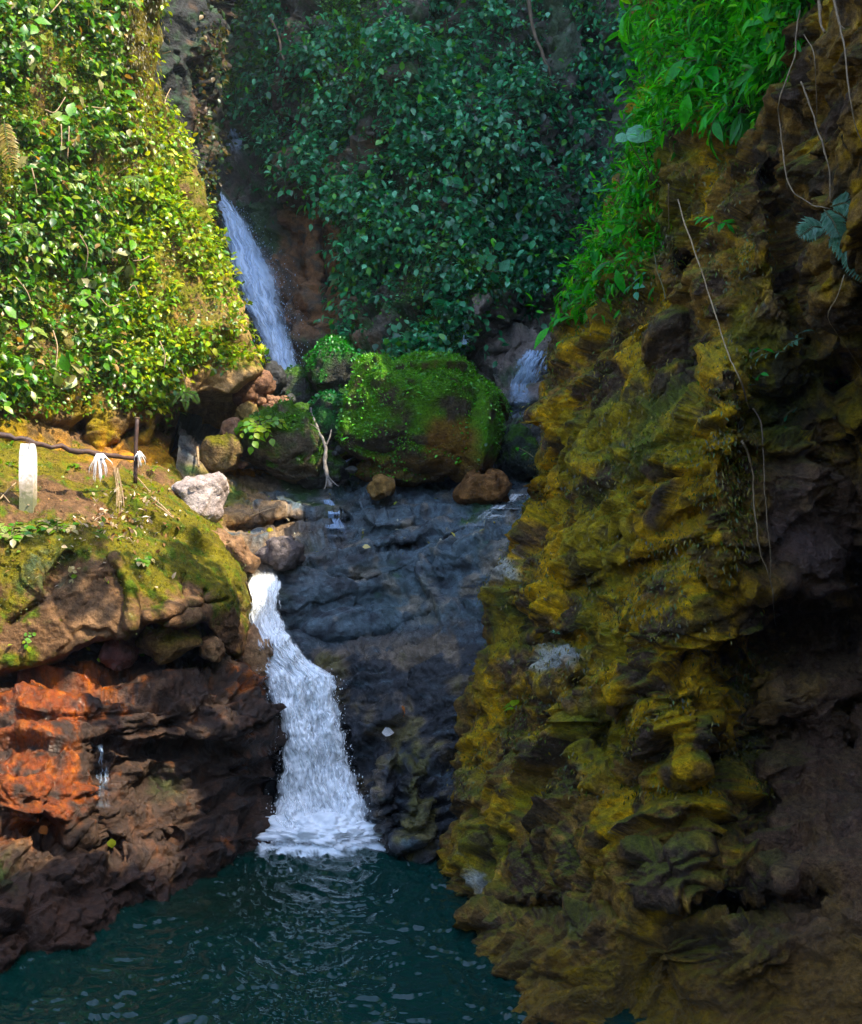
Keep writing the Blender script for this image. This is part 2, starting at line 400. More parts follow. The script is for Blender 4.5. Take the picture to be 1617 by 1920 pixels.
RC = sheet(-130, 2250, eL, eR, 3.0, ctrl, feats, curlL=(80, 1.5), disp=rdisp, back=6.0)
c = np.tile(np.array([0.15, 0.085, 0.03]), (len(RC.P), 1))
n1, n2, n3, n4 = nz(RC, 1.3, 41), nz(RC, 3.2, 42), nz(RC, 0.55, 43), nz(RC, 6.0, 44)
c = mixc(c, (0.30, 0.18, 0.07), sst(0.1, 0.7, n2))
c = mixc(c, (0.05, 0.03, 0.02), sst(0.0, 0.45, -n1 + 0.3 * n4)); n5 = nz(RC, 2.4, 45, 5)
yel = sst(-0.25, 0.5, n1 + 0.5 * n2 + 0.9 * blob(RC.px, RC.py, 1130, 1000, 260, 330) + 0.7 * blob(RC.px, RC.py, 1280, 1330, 80, 160) + 0.8 * blob(RC.px, RC.py, 1350, 760, 60, 110) - 0.45)
c = mixc(c, (0.40, 0.235, 0.022), yel * 0.9)
gr = sst(0.0, 0.5, n3 + 0.4 * n1 + 0.75 * blob(RC.px, RC.py, 1170, 830, 110, 90) + 0.7 * blob(RC.px, RC.py, 1150, 450, 200, 160) + 0.3 * blob(RC.px, RC.py, 1000, 1150, 90, 120) - 0.25)
c = mixc(c, (0.07, 0.10, 0.010), gr * 0.5)
c = mixc(c, (0.035, 0.024, 0.014), sst(0.15, 0.5, n5 + 0.25 * n4) * 0.85)
c = c * (1 + 0.30 * nz(RC, 14.0, 46, 3))[:, None]
upf = sst(0.35, 0.8, RC.Nn[:, 2] + 0.3 * n2)
c = mixc(c, (0.10, 0.12, 0.02), upf * 0.45)
c = mixc(c, (0.26, 0.27, 0.26), sst(0.35, 0.7, blob(RC.px, RC.py, 1045, 1235, 50, 30) + blob(RC.px, RC.py, 965, 1075, 32, 34) * 0.9 + blob(RC.px, RC.py, 900, 1660, 25, 30) * 0.8 + 0.35 * n2 + 0.2 * n4) * 0.8)
c = c * (1.25 + 0.35 * sst(1450, 1350, RC.px))[:, None]  # rock colour lifted on the left, where the face catches more light
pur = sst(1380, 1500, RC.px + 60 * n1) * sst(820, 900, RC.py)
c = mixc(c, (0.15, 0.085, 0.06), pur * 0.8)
c = mixc(c, (0.13, 0.085, 0.08), blob(RC.px, RC.py, 1490, 1010, 70, 60) * 0.8)
c = mixc(c, (0.19, 0.105, 0.03), sst(1640, 1900, RC.py + 70 * n1) * 0.75)
wetR = np.clip(sst(0.1, 0.6, n3 * 0.6 + 0.3) * 0.35 + blob(RC.px, RC.py, 1480, 1000, 80, 80) + blob(RC.px, RC.py, 1400, 1360, 30, 100) + blob(RC.px, RC.py, 830, 1420, 40, 120) + blob(RC.px, RC.py, 1045, 1240, 50, 40) + sst(1650, 1800, RC.py) * 0.6 + 0.5 * blob(RC.px, RC.py, 970, 1080, 60, 60), 0, 1)
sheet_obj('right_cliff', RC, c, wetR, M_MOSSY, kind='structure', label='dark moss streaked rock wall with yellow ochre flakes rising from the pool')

# --- left cliff: leaf covered wall above the path with a hollow under its lip
eL = curve_of([(-700, -320), (900, -320)])
eR = curve_of([(-700, 322), (0, 312), (60, 307), (150, 292), (200, 308), (300, 354), (400, 388), (480, 418), (560, 444), (620, 468), (680, 495), (705, 505), (730, 520), (900, 540)])
ctrl = [(-320, -700, 18.5), (-320, 200, 16.4), (-320, 860, 14.6), (0, -700, 20.2), (0, 0, 18.6), (0, 300, 18.2), (0, 600, 17.6), (0, 800, 17.0), (0, 890, 16.9),
        (200, -700, 22), (200, 0, 20.3), (200, 300, 19.9), (200, 600, 19.1), (200, 800, 18.6), (200, 890, 18.5), (320, -700, 23.5), (310, 0, 21.9), (295, 150, 21.7),
        (260, 100, 21.2), (370, 300, 21.8), (435, 480, 21.6), (480, 620, 21.3), (505, 700, 21.2), (400, 600, 20.3), (400, 700, 20.2), (300, 720, 19.5), (300, 880, 19.6), (400, 890, 20.6), (520, 880, 21.8)]
cave = [(338, 752), (352, 745), (440, 742), (470, 722), (508, 703), (560, 720), (560, 830), (480, 872), (372, 862), (288, 866), (300, 800)]
feats = [pstep(cave, 7, 2.3, 4, 1), groove([(168, 715), (146, 775), (158, 842)], 14, 0.9), pstep([(305, 790), (338, 770), (335, 850), (290, 860)], 8, -1.2, 5, 2),
         groove([(268, 800), (240, 815), (205, 838)], 7, 0.35), groove([(225, 150), (215, 330), (235, 420)], 22, 0.5), bump(265, 90, 35, 160, -0.5), bump(330, 420, 60, 130, -0.3)]
LC = sheet(-700, 895, eL, eR, 4.0, ctrl, feats, curlR=(70, 1.4), disp=rocky((0.1, 0, 1), 1.0, 0.05, ((0.9, 0.22), (2.6, 0.2)), 0.05, 0.06, 0.015, 0.14, seed=21), back=5.0)
n1, n2, n3 = nz(LC, 1.3, 51), nz(LC, 3.5, 52), nz(LC, 0.6, 53)
c = np.tile(np.array([0.13, 0.085, 0.04]), (len(LC.P), 1))
c = mixc(c, (0.28, 0.17, 0.07), sst(0.0, 0.6, n1))
low = sst(690, 760, LC.py)
c = mixc(c, (0.11, 0.12, 0.02), (1 - low) * sst(-0.5, 0.2, n2) * 0.85)
c = mixc(c, (0.16, 0.13, 0.02), low * sst(0.0, 0.5, n1 + 0.3 * n2) * 0.8)
c = mixc(c, (0.40, 0.19, 0.05), low * sst(780, 850, LC.py) * sst(-0.5, 0.4, n2) * 0.7)
c = mixc(c, (0.34, 0.21, 0.10), poly_mask(LC.px, LC.py, cave, 8) * 0.8)
c = mixc(c, (0.36, 0.24, 0.13), blob(LC.px, LC.py, 450, 600, 40, 60) * 0.8 + sst(680, 705, LC.py) * sst(300, 345, LC.px) * sst(770, 740, LC.py))
moss_col = blob(LC.px, LC.py, 265, 100, 55, 200)
c = mixc(c, (0.12, 0.095, 0.02), moss_col)
sheet_obj('left_cliff', LC, c, 0.05 + 0 * n1, M_ROCK, kind='structure', label='sunlit leaf covered rock wall overhanging a hollow beside the path')

# --- spur in the gap behind the left cliff, coloured near-black to stand for shade
eL = curve_of([(-700, 240), (500, 240)]); eR = curve_of([(-700, 440), (0, 427), (70, 414), (160, 419), (240, 407), (340, 412), (500, 415)])
ctrl = [(240, -700, 26), (240, 0, 25), (240, 480, 24.5), (340, -700, 27), (340, 0, 26), (340, 250, 26), (340, 480, 25.5), (430, -700, 29), (420, 0, 28), (410, 250, 27.6), (415, 480, 27.4)]
GC = sheet(-700, 500, eL, eR, 4.0, ctrl, (), curlR=(40, 1.2), disp=rocky((0.3, 0, 1), 0.8, 0.08, ((0.6, 0.3), (1.6, 0.25)), 0.05, 0.08, 0.02, 0.15, elong=0.6, seed=33), back=5)
n1, n2 = nz(GC, 1.0, 61), nz(GC, 3.0, 62)
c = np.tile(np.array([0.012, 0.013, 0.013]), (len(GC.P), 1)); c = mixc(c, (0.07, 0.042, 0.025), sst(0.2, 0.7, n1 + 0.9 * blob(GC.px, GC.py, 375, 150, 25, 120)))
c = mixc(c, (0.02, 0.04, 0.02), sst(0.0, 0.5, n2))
sheet_obj('spur_cliff', GC, c, 0.4 + 0 * n1, M_ROCK, kind='structure', label='narrow rock spur coloured black for shade between the leafy cliff and the upper waterfall')

# --- far wall beyond the head of the upper fall
eL = curve_of([(-900, 250), (500, 250)]); eR = curve_of([(-900, 900), (500, 900)])
ctrl = [(250, -900, 38), (250, 400, 34), (450, -900, 40), (450, 0, 36.5), (450, 200, 34.5), (450, 300, 33.5), (450, 450, 33), (700, -900, 40), (700, 450, 34), (900, -900, 38), (900, 450, 34)]
FC = sheet(-900, 480, eL, eR, 8.0, ctrl, (), disp=rocky((0, 0, 1), 0.5, 0.1, ((0.5, 0.4), (1.5, 0.3)), 0.06, 0.08, 0.02, 0.4, elong=0.6, seed=35))
n1 = nz(FC, 1.0, 65)
c = np.tile(np.array([0.05, 0.07, 0.03]), (len(FC.P), 1)); c = mixc(c, (0.10, 0.08, 0.05), sst(0.1, 0.6, n1))
sheet_obj('far_cliff', FC, c, 0.2 + 0 * n1, M_ROCK, kind='structure', label='distant leafy rock wall above the head of the upper waterfall')

# --- centre cliff: shaded, hung with creepers; the chute of the upper fall is its left flank
eL = curve_of([(-900, 470), (0, 515), (120, 520), (200, 470), (250, 420), (340, 385), (480, 395), (700, 470), (800, 480), (960, 480)]); eR = curve_of([(-900, 1420), (960, 1420)])
ctrl = [(390, 250, 32.5), (390, 360, 31), (450, 330, 31), (450, 450, 30), (480, 550, 29), (530, 690, 27.3), (560, 400, 29.5), (580, 500, 28.6), (600, 600, 27.8), (640, 690, 26.6), (480, 780, 27), (640, 790, 25.5),
        (560, 250, 30.5), (540, 0, 31), (530, -900, 35), (640, 380, 28), (720, 600, 27), (750, 300, 28), (750, 0, 30), (720, 690, 26), (900, 690, 25.5), (900, 400, 27.5), (900, 0, 29.5), (1050, 500, 27.5), (1050, 690, 25.5),
        (1200, 0, 28), (1200, 500, 26.5), (1200, 700, 25.5), (750, -900, 35), (1000, -900, 33), (1420, -900, 30), (1420, 0, 27), (1420, 700, 24.5), (900, 790, 23.8), (1050, 790, 24), (1200, 790, 24), (480, 950, 25), (640, 950, 24), (900, 950, 23), (1200, 950, 23), (1420, 950, 23)]
feats = [pstep([(630, 365), (626, 480), (634, 640), (680, 700), (780, 720), (860, 690), (930, 560), (1060, 540), (1500, 560), (1500, -950), (700, -950), (690, 300)], 12, -1.6, 12, 1),
         pstep([(505, 195), (498, 280), (520, 345), (570, 375), (650, 340), (720, 310), (800, 100), (760, -950), (560, -950), (540, 100)], 14, -1.7, 12, 2),
         pstep([(700, 130), (690, 330), (720, 300), (760, 330), (740, 180)], 14, 1.2, 10, 3),
         pstep([(560, 390), (628, 385), (632, 640), (610, 640), (575, 560)], 12, -0.5, 10, 4), groove([(604, 420), (620, 640)], 8, 0.8),
         groove([(1000, 80), (1040, 180), (1060, 300)], 14, 0.7), bump(1120, 250, 60, 400, 0.9), pstep([(860, 470), (940, 440), (960, 560), (880, 650), (840, 640)], 14, -0.5, 10, 5),
         pstep([(870, 560), (1060, 555), (1070, 640), (900, 655)], 12, -0.5, 9, 6), pstep([(900, 655), (1060, 640), (1070, 760), (930, 760)], 10, -0.5, 9, 7), bump(880, 240, 160, 90, -0.7), bump(800, 450, 110, 110, -0.5)]
CC = sheet(-900, 960, eL, eR, 3.4, ctrl, feats, disp=rocky((0.15, 0, 1), 0.8, 0.09, ((0.5, 0.3), (1.3, 0.26), (3.5, 0.2)), 0.03, 0.09, 0.015, 0.22, 0.5, 0.8, seed=71))
n1, n2, n3 = nz(CC, 0.9, 81), nz(CC, 2.6, 82), nz(CC, 0.4, 83)
c = np.tile(np.array([0.055, 0.052, 0.045]), (len(CC.P), 1)); c = mixc(c, (0.12, 0.085, 0.06), sst(0.0, 0.7, n1))
c = mixc(c, (0.03, 0.06, 0.025), sst(-0.1, 0.5, n2 + n3))
c = mixc(c, (0.17, 0.095, 0.055), poly_mask(CC.px, CC.py, [(555, 385), (630, 380), (640, 640), (560, 660), (500, 560)], 12, 10) * sst(-0.6, 0.3, n2))
c = mixc(c, (0.07, 0.14, 0.02), blob(CC.px, CC.py, 900, 530, 50, 70) * sst(-0.5, 0.2, n2) + blob(CC.px, CC.py, 820, 640, 30, 50) * 0.7)
c = mixc(c, (0.15, 0.12, 0.105), poly_mask(CC.px, CC.py, [(860, 550), (1070, 540), (1090, 780), (900, 780)], 20, 10) * sst(-0.5, 0.3, n1 + n2))
c = mixc(c, (0.11, 0.10, 0.10), blob(CC.px, CC.py, 1120, 250, 80, 400) * 0.8)
wetC = np.clip(poly_mask(CC.px, CC.py, [(390, 230), (500, 330), (640, 660), (480, 760), (380, 500)], 20, 10) * 0.8 + poly_mask(CC.px, CC.py, [(860, 550), (1070, 540), (1090, 780), (900, 780)], 20, 10) * 0.8, 0, 1)
sheet_obj('centre_cliff', CC, c, wetC, M_ROCK, kind='structure', label='tall shaded rock wall hung with creepers at the head of the gorge')

# --- rock ledge: stepped slab between the boulders and the lower fall, striated rock below it
eL = curve_of([(780, 330), (1800, 330)]); eR = curve_of([(780, 1120), (1800, 1120)])
ctrl = [(330, 780, 22.5), (500, 780, 25.5), (700, 790, 26), (1000, 790, 26), (1120, 790, 26), (330, 860, 19.8), (420, 860, 21.5), (500, 860, 22.5), (650, 870, 22.8), (800, 880, 22.5), (980, 890, 22), (1120, 890, 22), (330, 950, 18.6), (450, 950, 19.8), (600, 950, 20.7), (800, 960, 20.3), (950, 960, 19.8), (1120, 960, 19),
        (380, 1020, 18.2), (450, 1050, 18.2), (540, 1050, 18.5), (600, 1030, 18.7), (700, 1018, 18.8), (850, 1000, 18.6), (950, 985, 18.2), (1120, 1000, 17.6),
        (560, 1090, 18.2), (560, 1180, 18.0), (700, 1060, 18.5), (700, 1180, 18.2), (850, 1040, 18.2), (850, 1130, 17.9), (950, 1080, 17.4), (1050, 1150, 16.6),
        (600, 1250, 17.3), (640, 1330, 17.0), (700, 1215, 17.35), (800, 1190, 17.2), (750, 1250, 17.0), (850, 1250, 16.5), (540, 1260, 17.4), (540, 1330, 17.3), (560, 1450, 17.3), (640, 1450, 16.9), (700, 1400, 16.6), (700, 1500, 16.2), (760, 1480, 15.9), (760, 1590, 15.7),
        (680, 1545, 16.4), (600, 1560, 17), (500, 1500, 17.4), (450, 1120, 17.9), (450, 1200, 17.9), (480, 1400, 17.6), (330, 1200, 17.5), (330, 1600, 17.3), (450, 1600, 17.2), (330, 1800, 17), (600, 1750, 16.9), (760, 1750, 15.6), (850, 1400, 16), (850, 1750, 15.6), (1120, 1400, 15.5), (1120, 1750, 15.5)]
feats = [pstep([(430, 985), (540, 972), (655, 965), (665, 1000), (560, 1022), (440, 1010)], 5, 0.35, 8, 21), pstep([(480, 948), (600, 935), (665, 945), (640, 968), (500, 975)], 5, -0.3, 6, 22), pstep([(700, 1000), (830, 985), (900, 975), (820, 1010), (720, 1022)], 5, -0.22, 5, 23), groove([(580, 1100), (700, 1085), (860, 1040)], 4, 0.12), groove([(545, 1185), (640, 1205), (720, 1190), (800, 1160), (880, 1105)], 8, 0.45), groove([(820, 1000), (780, 1015), (700, 1030)], 7, 0.2),
         groove([(470, 1000), (560, 985), (700, 960), (800, 945)], 8, 0.25), pstep([(690, 900), (800, 905), (815, 945), (770, 985), (690, 985), (660, 930)], 10, -0.5, 6, 1),
         pstep([(520, 880), (620, 890), (640, 930), (600, 950), (510, 940)], 8, -0.35, 6, 2), groove([(490, 1400), (540, 1400)], 40, 0.5),
         pstep([(690, 1420), (745, 1410), (790, 1440), (800, 1600), (740, 1590), (690, 1520)], 12, -0.5, 7, 3), groove([(745, 1430), (740, 1580)], 9, 0.5)]
ld1 = rocky((-0.25, 0.25, 1), 1.6, 0.10, ((0.5, 0.16), (1.6, 0.16), (5.0, 0.18)), 0.015, 0.045, 0.010, 0.06, 0.35, 2.2, seed=91)
ld2 = rocky((-0.42, 0.1, 1), 4.4, 0.15, ((1.1, 0.28), (2.8, 0.28), (6.5, 0.2)), 0.03, 0.04, 0.008, 0.08, 0.25, 3.0, seed=93)
def ldisp(p, px, py):
    m = sst(1170, 1235, py + 0.12 * (px - 700))
    u = p[:, 0] - 0.3 * p[:, 1]
    return ld1(p, px, py) * (1 - m) + ld2(p, px, py) * m + (1 - m) * (flakes(p, u, 0.30, 1.7, 0.22, 401, 0.6) + flakes(p, u, 0.26, 5.0, 0.08, 405, 0.6)) + m * (flakes(p, u, 0.42, 3.2, 0.22, 409, 0.7) + flakes(p, u, 0.38, 8.0, 0.08, 413, 0.7))
RL = sheet(780, 1780, eL, eR, 2.8, ctrl, feats, disp=ldisp)
n1, n2, n3 = nz(RL, 1.4, 101), nz(RL, 4.0, 102, 4, (0.5, 0.5, 1.6)), nz(RL, 0.6, 103)
c = np.tile(np.array([0.075, 0.10, 0.115]), (len(RL.P), 1)); c = mixc(c, (0.19, 0.165, 0.135), sst(0.1, 0.6, n1)); c = mixc(c, (0.035, 0.042, 0.05), sst(-0.1, 0.5, n2)); c = mixc(c, (0.03, 0.055, 0.055), sst(0.0, 0.5, n3) * 0.6)
c = mixc(c, (0.02, 0.02, 0.022), blob(RL.px, RL.py, 560, 995, 110, 38) * sst(-0.5, 0.2, n2 + n1))
c = c * (1 + 0.25 * nz(RL, 11.0, 104, 3))[:, None]
lo = sst(1180, 1230, RL.py + 0.12 * (RL.px - 700))
c = mixc(c, (0.022, 0.022, 0.025), lo * sst(-0.7, 0.2, n2 + 0.5) * 0.95); c = mixc(c, (0.13, 0.10, 0.075), lo * sst(0.15, 0.6, n1 + 0.3 * n2 + blob(RL.px, RL.py, 760, 1210, 120, 40)))
warm = blob(RL.px, RL.py, 430, 960, 130, 110)
c = mixc(c, (0.30, 0.19, 0.10), warm * sst(-0.6, 0.2, n1)); c = mixc(c, (0.17, 0.15, 0.03), warm * sst(0.0, 0.5, n3 + n2 * 0.5 - 0.1) * 0.8)
c = mixc(c, (0.03, 0.07, 0.02), sst(0.2, 0.6, n3 + 0.3 * n2 + blob(RL.px, RL.py, 560, 915, 50, 25) + 0.9 * blob(RL.px, RL.py, 890, 985, 60, 14) + 0.8 * blob(RL.px, RL.py, 690, 945, 25, 18) - 0.2) * (1 - lo) * 0.9)
c = mixc(c, (0.06, 0.035, 0.02), blob(RL.px, RL.py, 470, 1060, 60, 20) * 0.7)
c = mixc(c, (0.10, 0.09, 0.02), sst(0.1, 0.5, n1 + blob(RL.px, RL.py, 780, 1480, 40, 90) - 0.3) * lo * 0.6)
wetL = np.clip(lo * 0.85 + blob(RL.px, RL.py, 600, 1000, 110, 60) + blob(RL.px, RL.py, 940, 970, 50, 40) + 0.55, 0, 1) * (1 - 0.9 * warm)
M_WET = rock_material('wet layered rock', 9.0, 0.9, 0.07, 0.10, 0.8)
sheet_obj('rock_ledge', RL, c, np.clip(wetL * 1.3, 0, 1), M_WET, kind='structure', label='stepped grey rock slab between the boulders and the lower waterfall')

# --- left bank: tan and mossy shelf with the path
eL = curve_of([(800, -420), (1400, -420)])
eR = curve_of([(800, 330), (860, 335), (900, 350), (960, 392), (1000, 430), (1050, 452), (1090, 462), (1150, 480), (1200, 478), (1240, 466), (1400, 440)])
ctrl = [(-420, 800, 14.2), (-420, 960, 12.6), (-420, 1250, 11.8), (0, 800, 17.3), (0, 860, 16.5), (150, 840, 17.9), (250, 845, 18.9), (330, 850, 19.8), (0, 950, 15.0), (100, 960, 15.2), (200, 960, 15.7), (300, 950, 16.8), (400, 1000, 17.3),
        (0, 1000, 14.6), (150, 1000, 14.8), (250, 1030, 15.2), (350, 1060, 15.8), (440, 1080, 16.5), (475, 1150, 16.8), (0, 1120, 14.2), (150, 1120, 14.4), (300, 1120, 14.9),
        (0, 1240, 14.0), (150, 1215, 14.2), (250, 1190, 14.5), (350, 1170, 15.1), (430, 1190, 15.9), (470, 1210, 16.5), (0, 1390, 14.4), (200, 1390, 14.9), (440, 1390, 16.4)]
under = [(-500, 1290), (0, 1262), (60, 1250), (130, 1222), (190, 1203), (245, 1190), (290, 1165), (340, 1180), (380, 1165), (405, 1205), (420, 1225), (470, 1232), (600, 1230), (600, 1500), (-500, 1500)]
feats = [pstep(under, 9, 1.3, 4, 1), groove([(130, 1042), (105, 1080), (77, 1130), (20, 1170)], 7, 0.2), groove([(160, 1040), (150, 1075)], 5, 0.08),
         groove([(214, 1044), (236, 1080), (247, 1107), (244, 1174)], 6, -0.22), groove([(203, 1050), (228, 1090), (236, 1120), (232, 1180)], 5, 0.12),
         groove([(270, 1175), (340, 1150), (420, 1125)], 5, 0.15), groove([(385, 1180), (370, 1140), (385, 1110)], 6, 0.15), bump(430, 1120, 45, 50, -0.25),
         pstep([(270, 1150), (370, 1128), (385, 1165), (290, 1180)], 8, -0.2, 5, 2), groove([(345, 1080), (338, 1110), (345, 1140)], 6, 0.12)]
LB = sheet(800, 1395, eL, eR, 2.6, ctrl, feats, curlR=(50, 0.8), disp=rocky((0.1, 0.05, 1), 1.1, 0.025, ((0.45, 0.10), (1.5, 0.09), (5.0, 0.10)), 0.012, 0.04, 0.007, 0.09, 0.4, 1.4, seed=111), back=3.0)
n1, n2, n3, n4 = nz(LB, 1.4, 121), nz(LB, 4.0, 122), nz(LB, 0.7, 123), nz(LB, 10.0, 124)
c = np.tile(np.array([0.125, 0.072, 0.04]), (len(LB.P), 1)); c = mixc(c, (0.085, 0.05, 0.028), sst(0, 0.6, n2)); c = mixc(c, (0.20, 0.12, 0.068), sst(0.1, 0.7, n1) * 0.7)
mo = sst(-0.1, 0.45, n3 * 0.8 + 0.35 * n2 + 0.15 * n4 + 0.95 * blob(LB.px, LB.py, 340, 1060, 110, 75) + 0.8 * blob(LB.px, LB.py, 260, 940, 80, 60) + 0.7 * blob(LB.px, LB.py, 70, 990, 110, 45) + 0.6 * blob(LB.px, LB.py, 430, 1110, 45, 60) + 0.5 * blob(LB.px, LB.py, 80, 870, 100, 40) + 0.9 * blob(LB.px, LB.py, 238, 1110, 12, 70)
         - 0.8 * blob(LB.px, LB.py, 190, 1090, 50, 60) - 0.7 * blob(LB.px, LB.py, 60, 1190, 100, 40) - 0.5 * blob(LB.px, LB.py, 130, 930, 60, 30) + 0.08 * (LB.py < 960) - 0.05)
c = mixc(c, (0.105, 0.095, 0.012), mo * 0.9); c = mixc(c, (0.06, 0.10, 0.015), mo * sst(0.1, 0.6, n2 + 0.3 * n4) * 0.8)
c = mixc(c, (0.07, 0.085, 0.055), blob(LB.px, LB.py, 70, 1060, 60, 60) * sst(-0.3, 0.3, n2) * 0.7)
c = mixc(c, (0.40, 0.19, 0.05), blob(LB.px, LB.py, 260, 850, 90, 22) * 0.8)
sheet_obj('left_bank', LB, c, 0.08 + 0.1 * sst(0, 0.5, n1), M_ROCK, kind='structure', label='sunlit tan and mossy rock bank carrying the path and its railing')

# --- wet iron stained wall under the bank
eL = curve_of([(1180, -420), (2000, -420)])
eR = curve_of([(1180, 500), (1230, 490), (1260, 500), (1300, 514), (1370, 523), (1400, 508), (1450, 492), (1500, 503), (1555, 522), (1600, 500), (2000, 490)])
ctrl = [(-420, 1180, 12.6), (0, 1200, 15.6), (200, 1200, 16), (400, 1200, 17), (500, 1200, 17.4), (-420, 1300, 11.6), (0, 1260, 14.6), (0, 1300, 14.1), (150, 1290, 14.4), (300, 1270, 15.0), (430, 1270, 15.9), (490, 1250, 16.7), (515, 1330, 16.4),
        (0, 1350, 13.7), (150, 1370, 13.7), (300, 1385, 14.3), (430, 1395, 15.3), (520, 1375, 16.1), (230, 1430, 14.1), (330, 1430, 14.7), (430, 1440, 15.6), (495, 1440, 16.4),
        (0, 1500, 12.9), (120, 1480, 13.3), (300, 1520, 14.3), (430, 1520, 15.4), (510, 1540, 16.3), (-420, 1600, 9.9), (522, 1562, 16.3), (480, 1590, 15.6), (400, 1640, 14.5), (300, 1580, 14.0), (270, 1690, 13.5), (200, 1720, 12.95), (100, 1780, 12), (0, 1650, 12.0), (0, 1830, 11.3), (-420, 1990, 9.5), (100, 1640, 12.7), (0, 1990, 11.1), (250, 1990, 13.2), (480, 1990, 15.5)]
feats = [groove([(520, 1385), (440, 1410), (300, 1410), (200, 1400)], 10, 0.18), pstep([(210, 1430), (330, 1400), (480, 1420), (480, 1470), (330, 1480), (250, 1500)], 16, 0.12, 12, 1),
         bump(60, 1480, 80, 60, -0.3), bump(140, 1320, 120, 25, -0.2), groove([(190, 1420), (175, 1520), (210, 1600)], 18, 0.25), bump(470, 1570, 40, 22, -0.3), groove([(60, 1560), (180, 1590), (330, 1570)], 12, 0.2)]
wr = rocky((-0.15, 0.05, 1), 2.6, 0.12, ((0.9, 0.32), (2.3, 0.36), (6.0, 0.34)), 0.02, 0.085, 0.030, 0.10, 0.12, 2.6, seed=131)
def wrdisp(p, px, py):
    u = p[:, 0] * 0.8 + p[:, 1] * 0.5
    return wr(p, px, py) + flakes(p, u, 0.16, 2.4, 0.15, 421, 0.7) + flakes(p, u, 0.2, 6.5, 0.05, 425, 0.8)
WR = sheet(1180, 2000, eL, eR, 2.6, ctrl, feats, curlR=(45, 0.7), disp=wrdisp, back=2.5)
n1, n2, n3 = nz(WR, 1.5, 141), nz(WR, 4.5, 142), nz(WR, 0.7, 143)
c = np.tile(np.array([0.034, 0.020, 0.014]), (len(WR.P), 1)); c = mixc(c, (0.06, 0.03, 0.018), sst(0.0, 0.6, n2))
org = sst(0.05, 0.7, 0.5 * n1 + 0.35 * n2 + 1.2 * blob(WR.px, WR.py, 60, 1300, 170, 70) + 1.2 * blob(WR.px, WR.py, 40, 1480, 120, 110) + 0.8 * blob(WR.px, WR.py, 480, 1275, 50, 40) + 0.7 * blob(WR.px, WR.py, 465, 1570, 40, 20) + 0.5 * blob(WR.px, WR.py, 330, 1250, 100, 30) - 0.3)
c = mixc(c, (0.14, 0.034, 0.006), org * sst(-0.45, 0.35, n2 + 0.2)); c = mixc(c, (0.25, 0.080, 0.010), org * sst(0.1, 0.7, n2 + 0.8 * blob(WR.px, WR.py, 480, 1270, 45, 40)) * 0.8)
c = mixc(c, (0.12, 0.075, 0.05), blob(WR.px, WR.py, 60, 1590, 100, 35) * sst(-0.4, 0.3, n2) * 0.8)
c = c * (1 + 0.35 * nz(WR, 13.0, 144, 3))[:, None]
c = mixc(c, (0.025, 0.05, 0.012), (blob(WR.px, WR.py, 370, 1240, 40, 20) + blob(WR.px, WR.py, 10, 1640, 30, 50) + blob(WR.px, WR.py, 320, 1470, 30, 25) * 0.6) * sst(-0.4, 0.2, n2))
c = mixc(c, (0.035, 0.016, 0.009), sst(1600, 1700, WR.py + 60 * n1) * 0.8)  # unlit foot of the wall darkened in its colour to stand for shade
wetW = np.clip(0.6 + 0.5 * n1 + 0.5 * org, 0.2, 1)
sheet_obj('wet_wall', WR, c, wetW, M_ROCK, kind='structure', label='dripping dark rock wall with rust orange stains above the pool')

# ------------------------------------------------------------------ unseen land outside the frame; hills added and shaped to block light
def hill(name, stations, mat, label, seed, colr):
    G = []
    for (y, prof) in stations:
        p = np.array(prof, float); d = np.concatenate([[0], np.cumsum(np.hypot(*np.diff(p, axis=0).T))]); t = np.linspace(0, d[-1], 60)
        G.append(np.stack([np.interp(t, d, p[:, 0]), 0 * t + y, np.interp(t, d, p[:, 1])], -1))
    G = np.array(G); ys = G[:, 0, 1]; yy = np.linspace(ys[0], ys[-1], 60)
    H = np.stack([np.stack([np.interp(yy, ys, G[:, j, k]) for j in range(G.shape[1])], 1) for k in range(3)], -1)
    P = H.reshape(-1, 3); P = P + np.stack([0.5 * fbm(P * 0.3, 3, seed=seed), 0 * P[:, 0], 0.7 * fbm(P * 0.3, 3, seed=seed + 1)], -1)
    r, cc = H.shape[:2]; k = np.arange(r * cc).reshape(r, cc)
    fc = np.stack([k[:-1, :-1], k[1:, :-1], k[1:, 1:], k[:-1, 1:]], -1).reshape(-1, 4)
    n = fbm(P * 0.5, 3, seed=seed + 2)
    c = mixc(np.tile(np.array(colr), (len(P), 1)), (0.10, 0.08, 0.05), sst(0, 0.6, n))
    link(name, mk_mesh(name, P, fc, c, {'Wet': 0 * n}), mat, kind='structure', label=label)
hill('blocker_hill', [(-14, [(7, -1), (7.1, 19), (9, 21), (60, 30)]), (3, [(7, -1), (7.1, 19.5), (9, 21), (60, 30)]), (5.2, [(7, -1), (7.1, 19), (9, 20), (60, 29)]), (6.2, [(7.1, -1), (7.2, 17.4), (9, 18.5), (60, 28)]), (8, [(7.2, -1), (7.4, 12), (9, 14.5), (60, 26)]), (12, [(7.4, -1), (7.6, 11), (9, 13), (60, 26)]), (15, [(7.6, -1), (7.6, 13), (9, 16.2), (60, 28)]),
                  (16.3, [(6.9, -1), (6.9, 17), (8.5, 19.5), (60, 34)]), (18, [(6.5, -1), (6.5, 29), (8, 33), (60, 44)]), (20, [(6.3, -1), (6.3, 31), (8, 36), (60, 46)]), (50, [(6, -1), (6, 30), (8, 40), (60, 55)])], M_ROCK, 'added unseen hillside behind the dark right cliff', 201, (0.04, 0.06, 0.015))  # added hill, heights shaped to keep the sun off the gorge
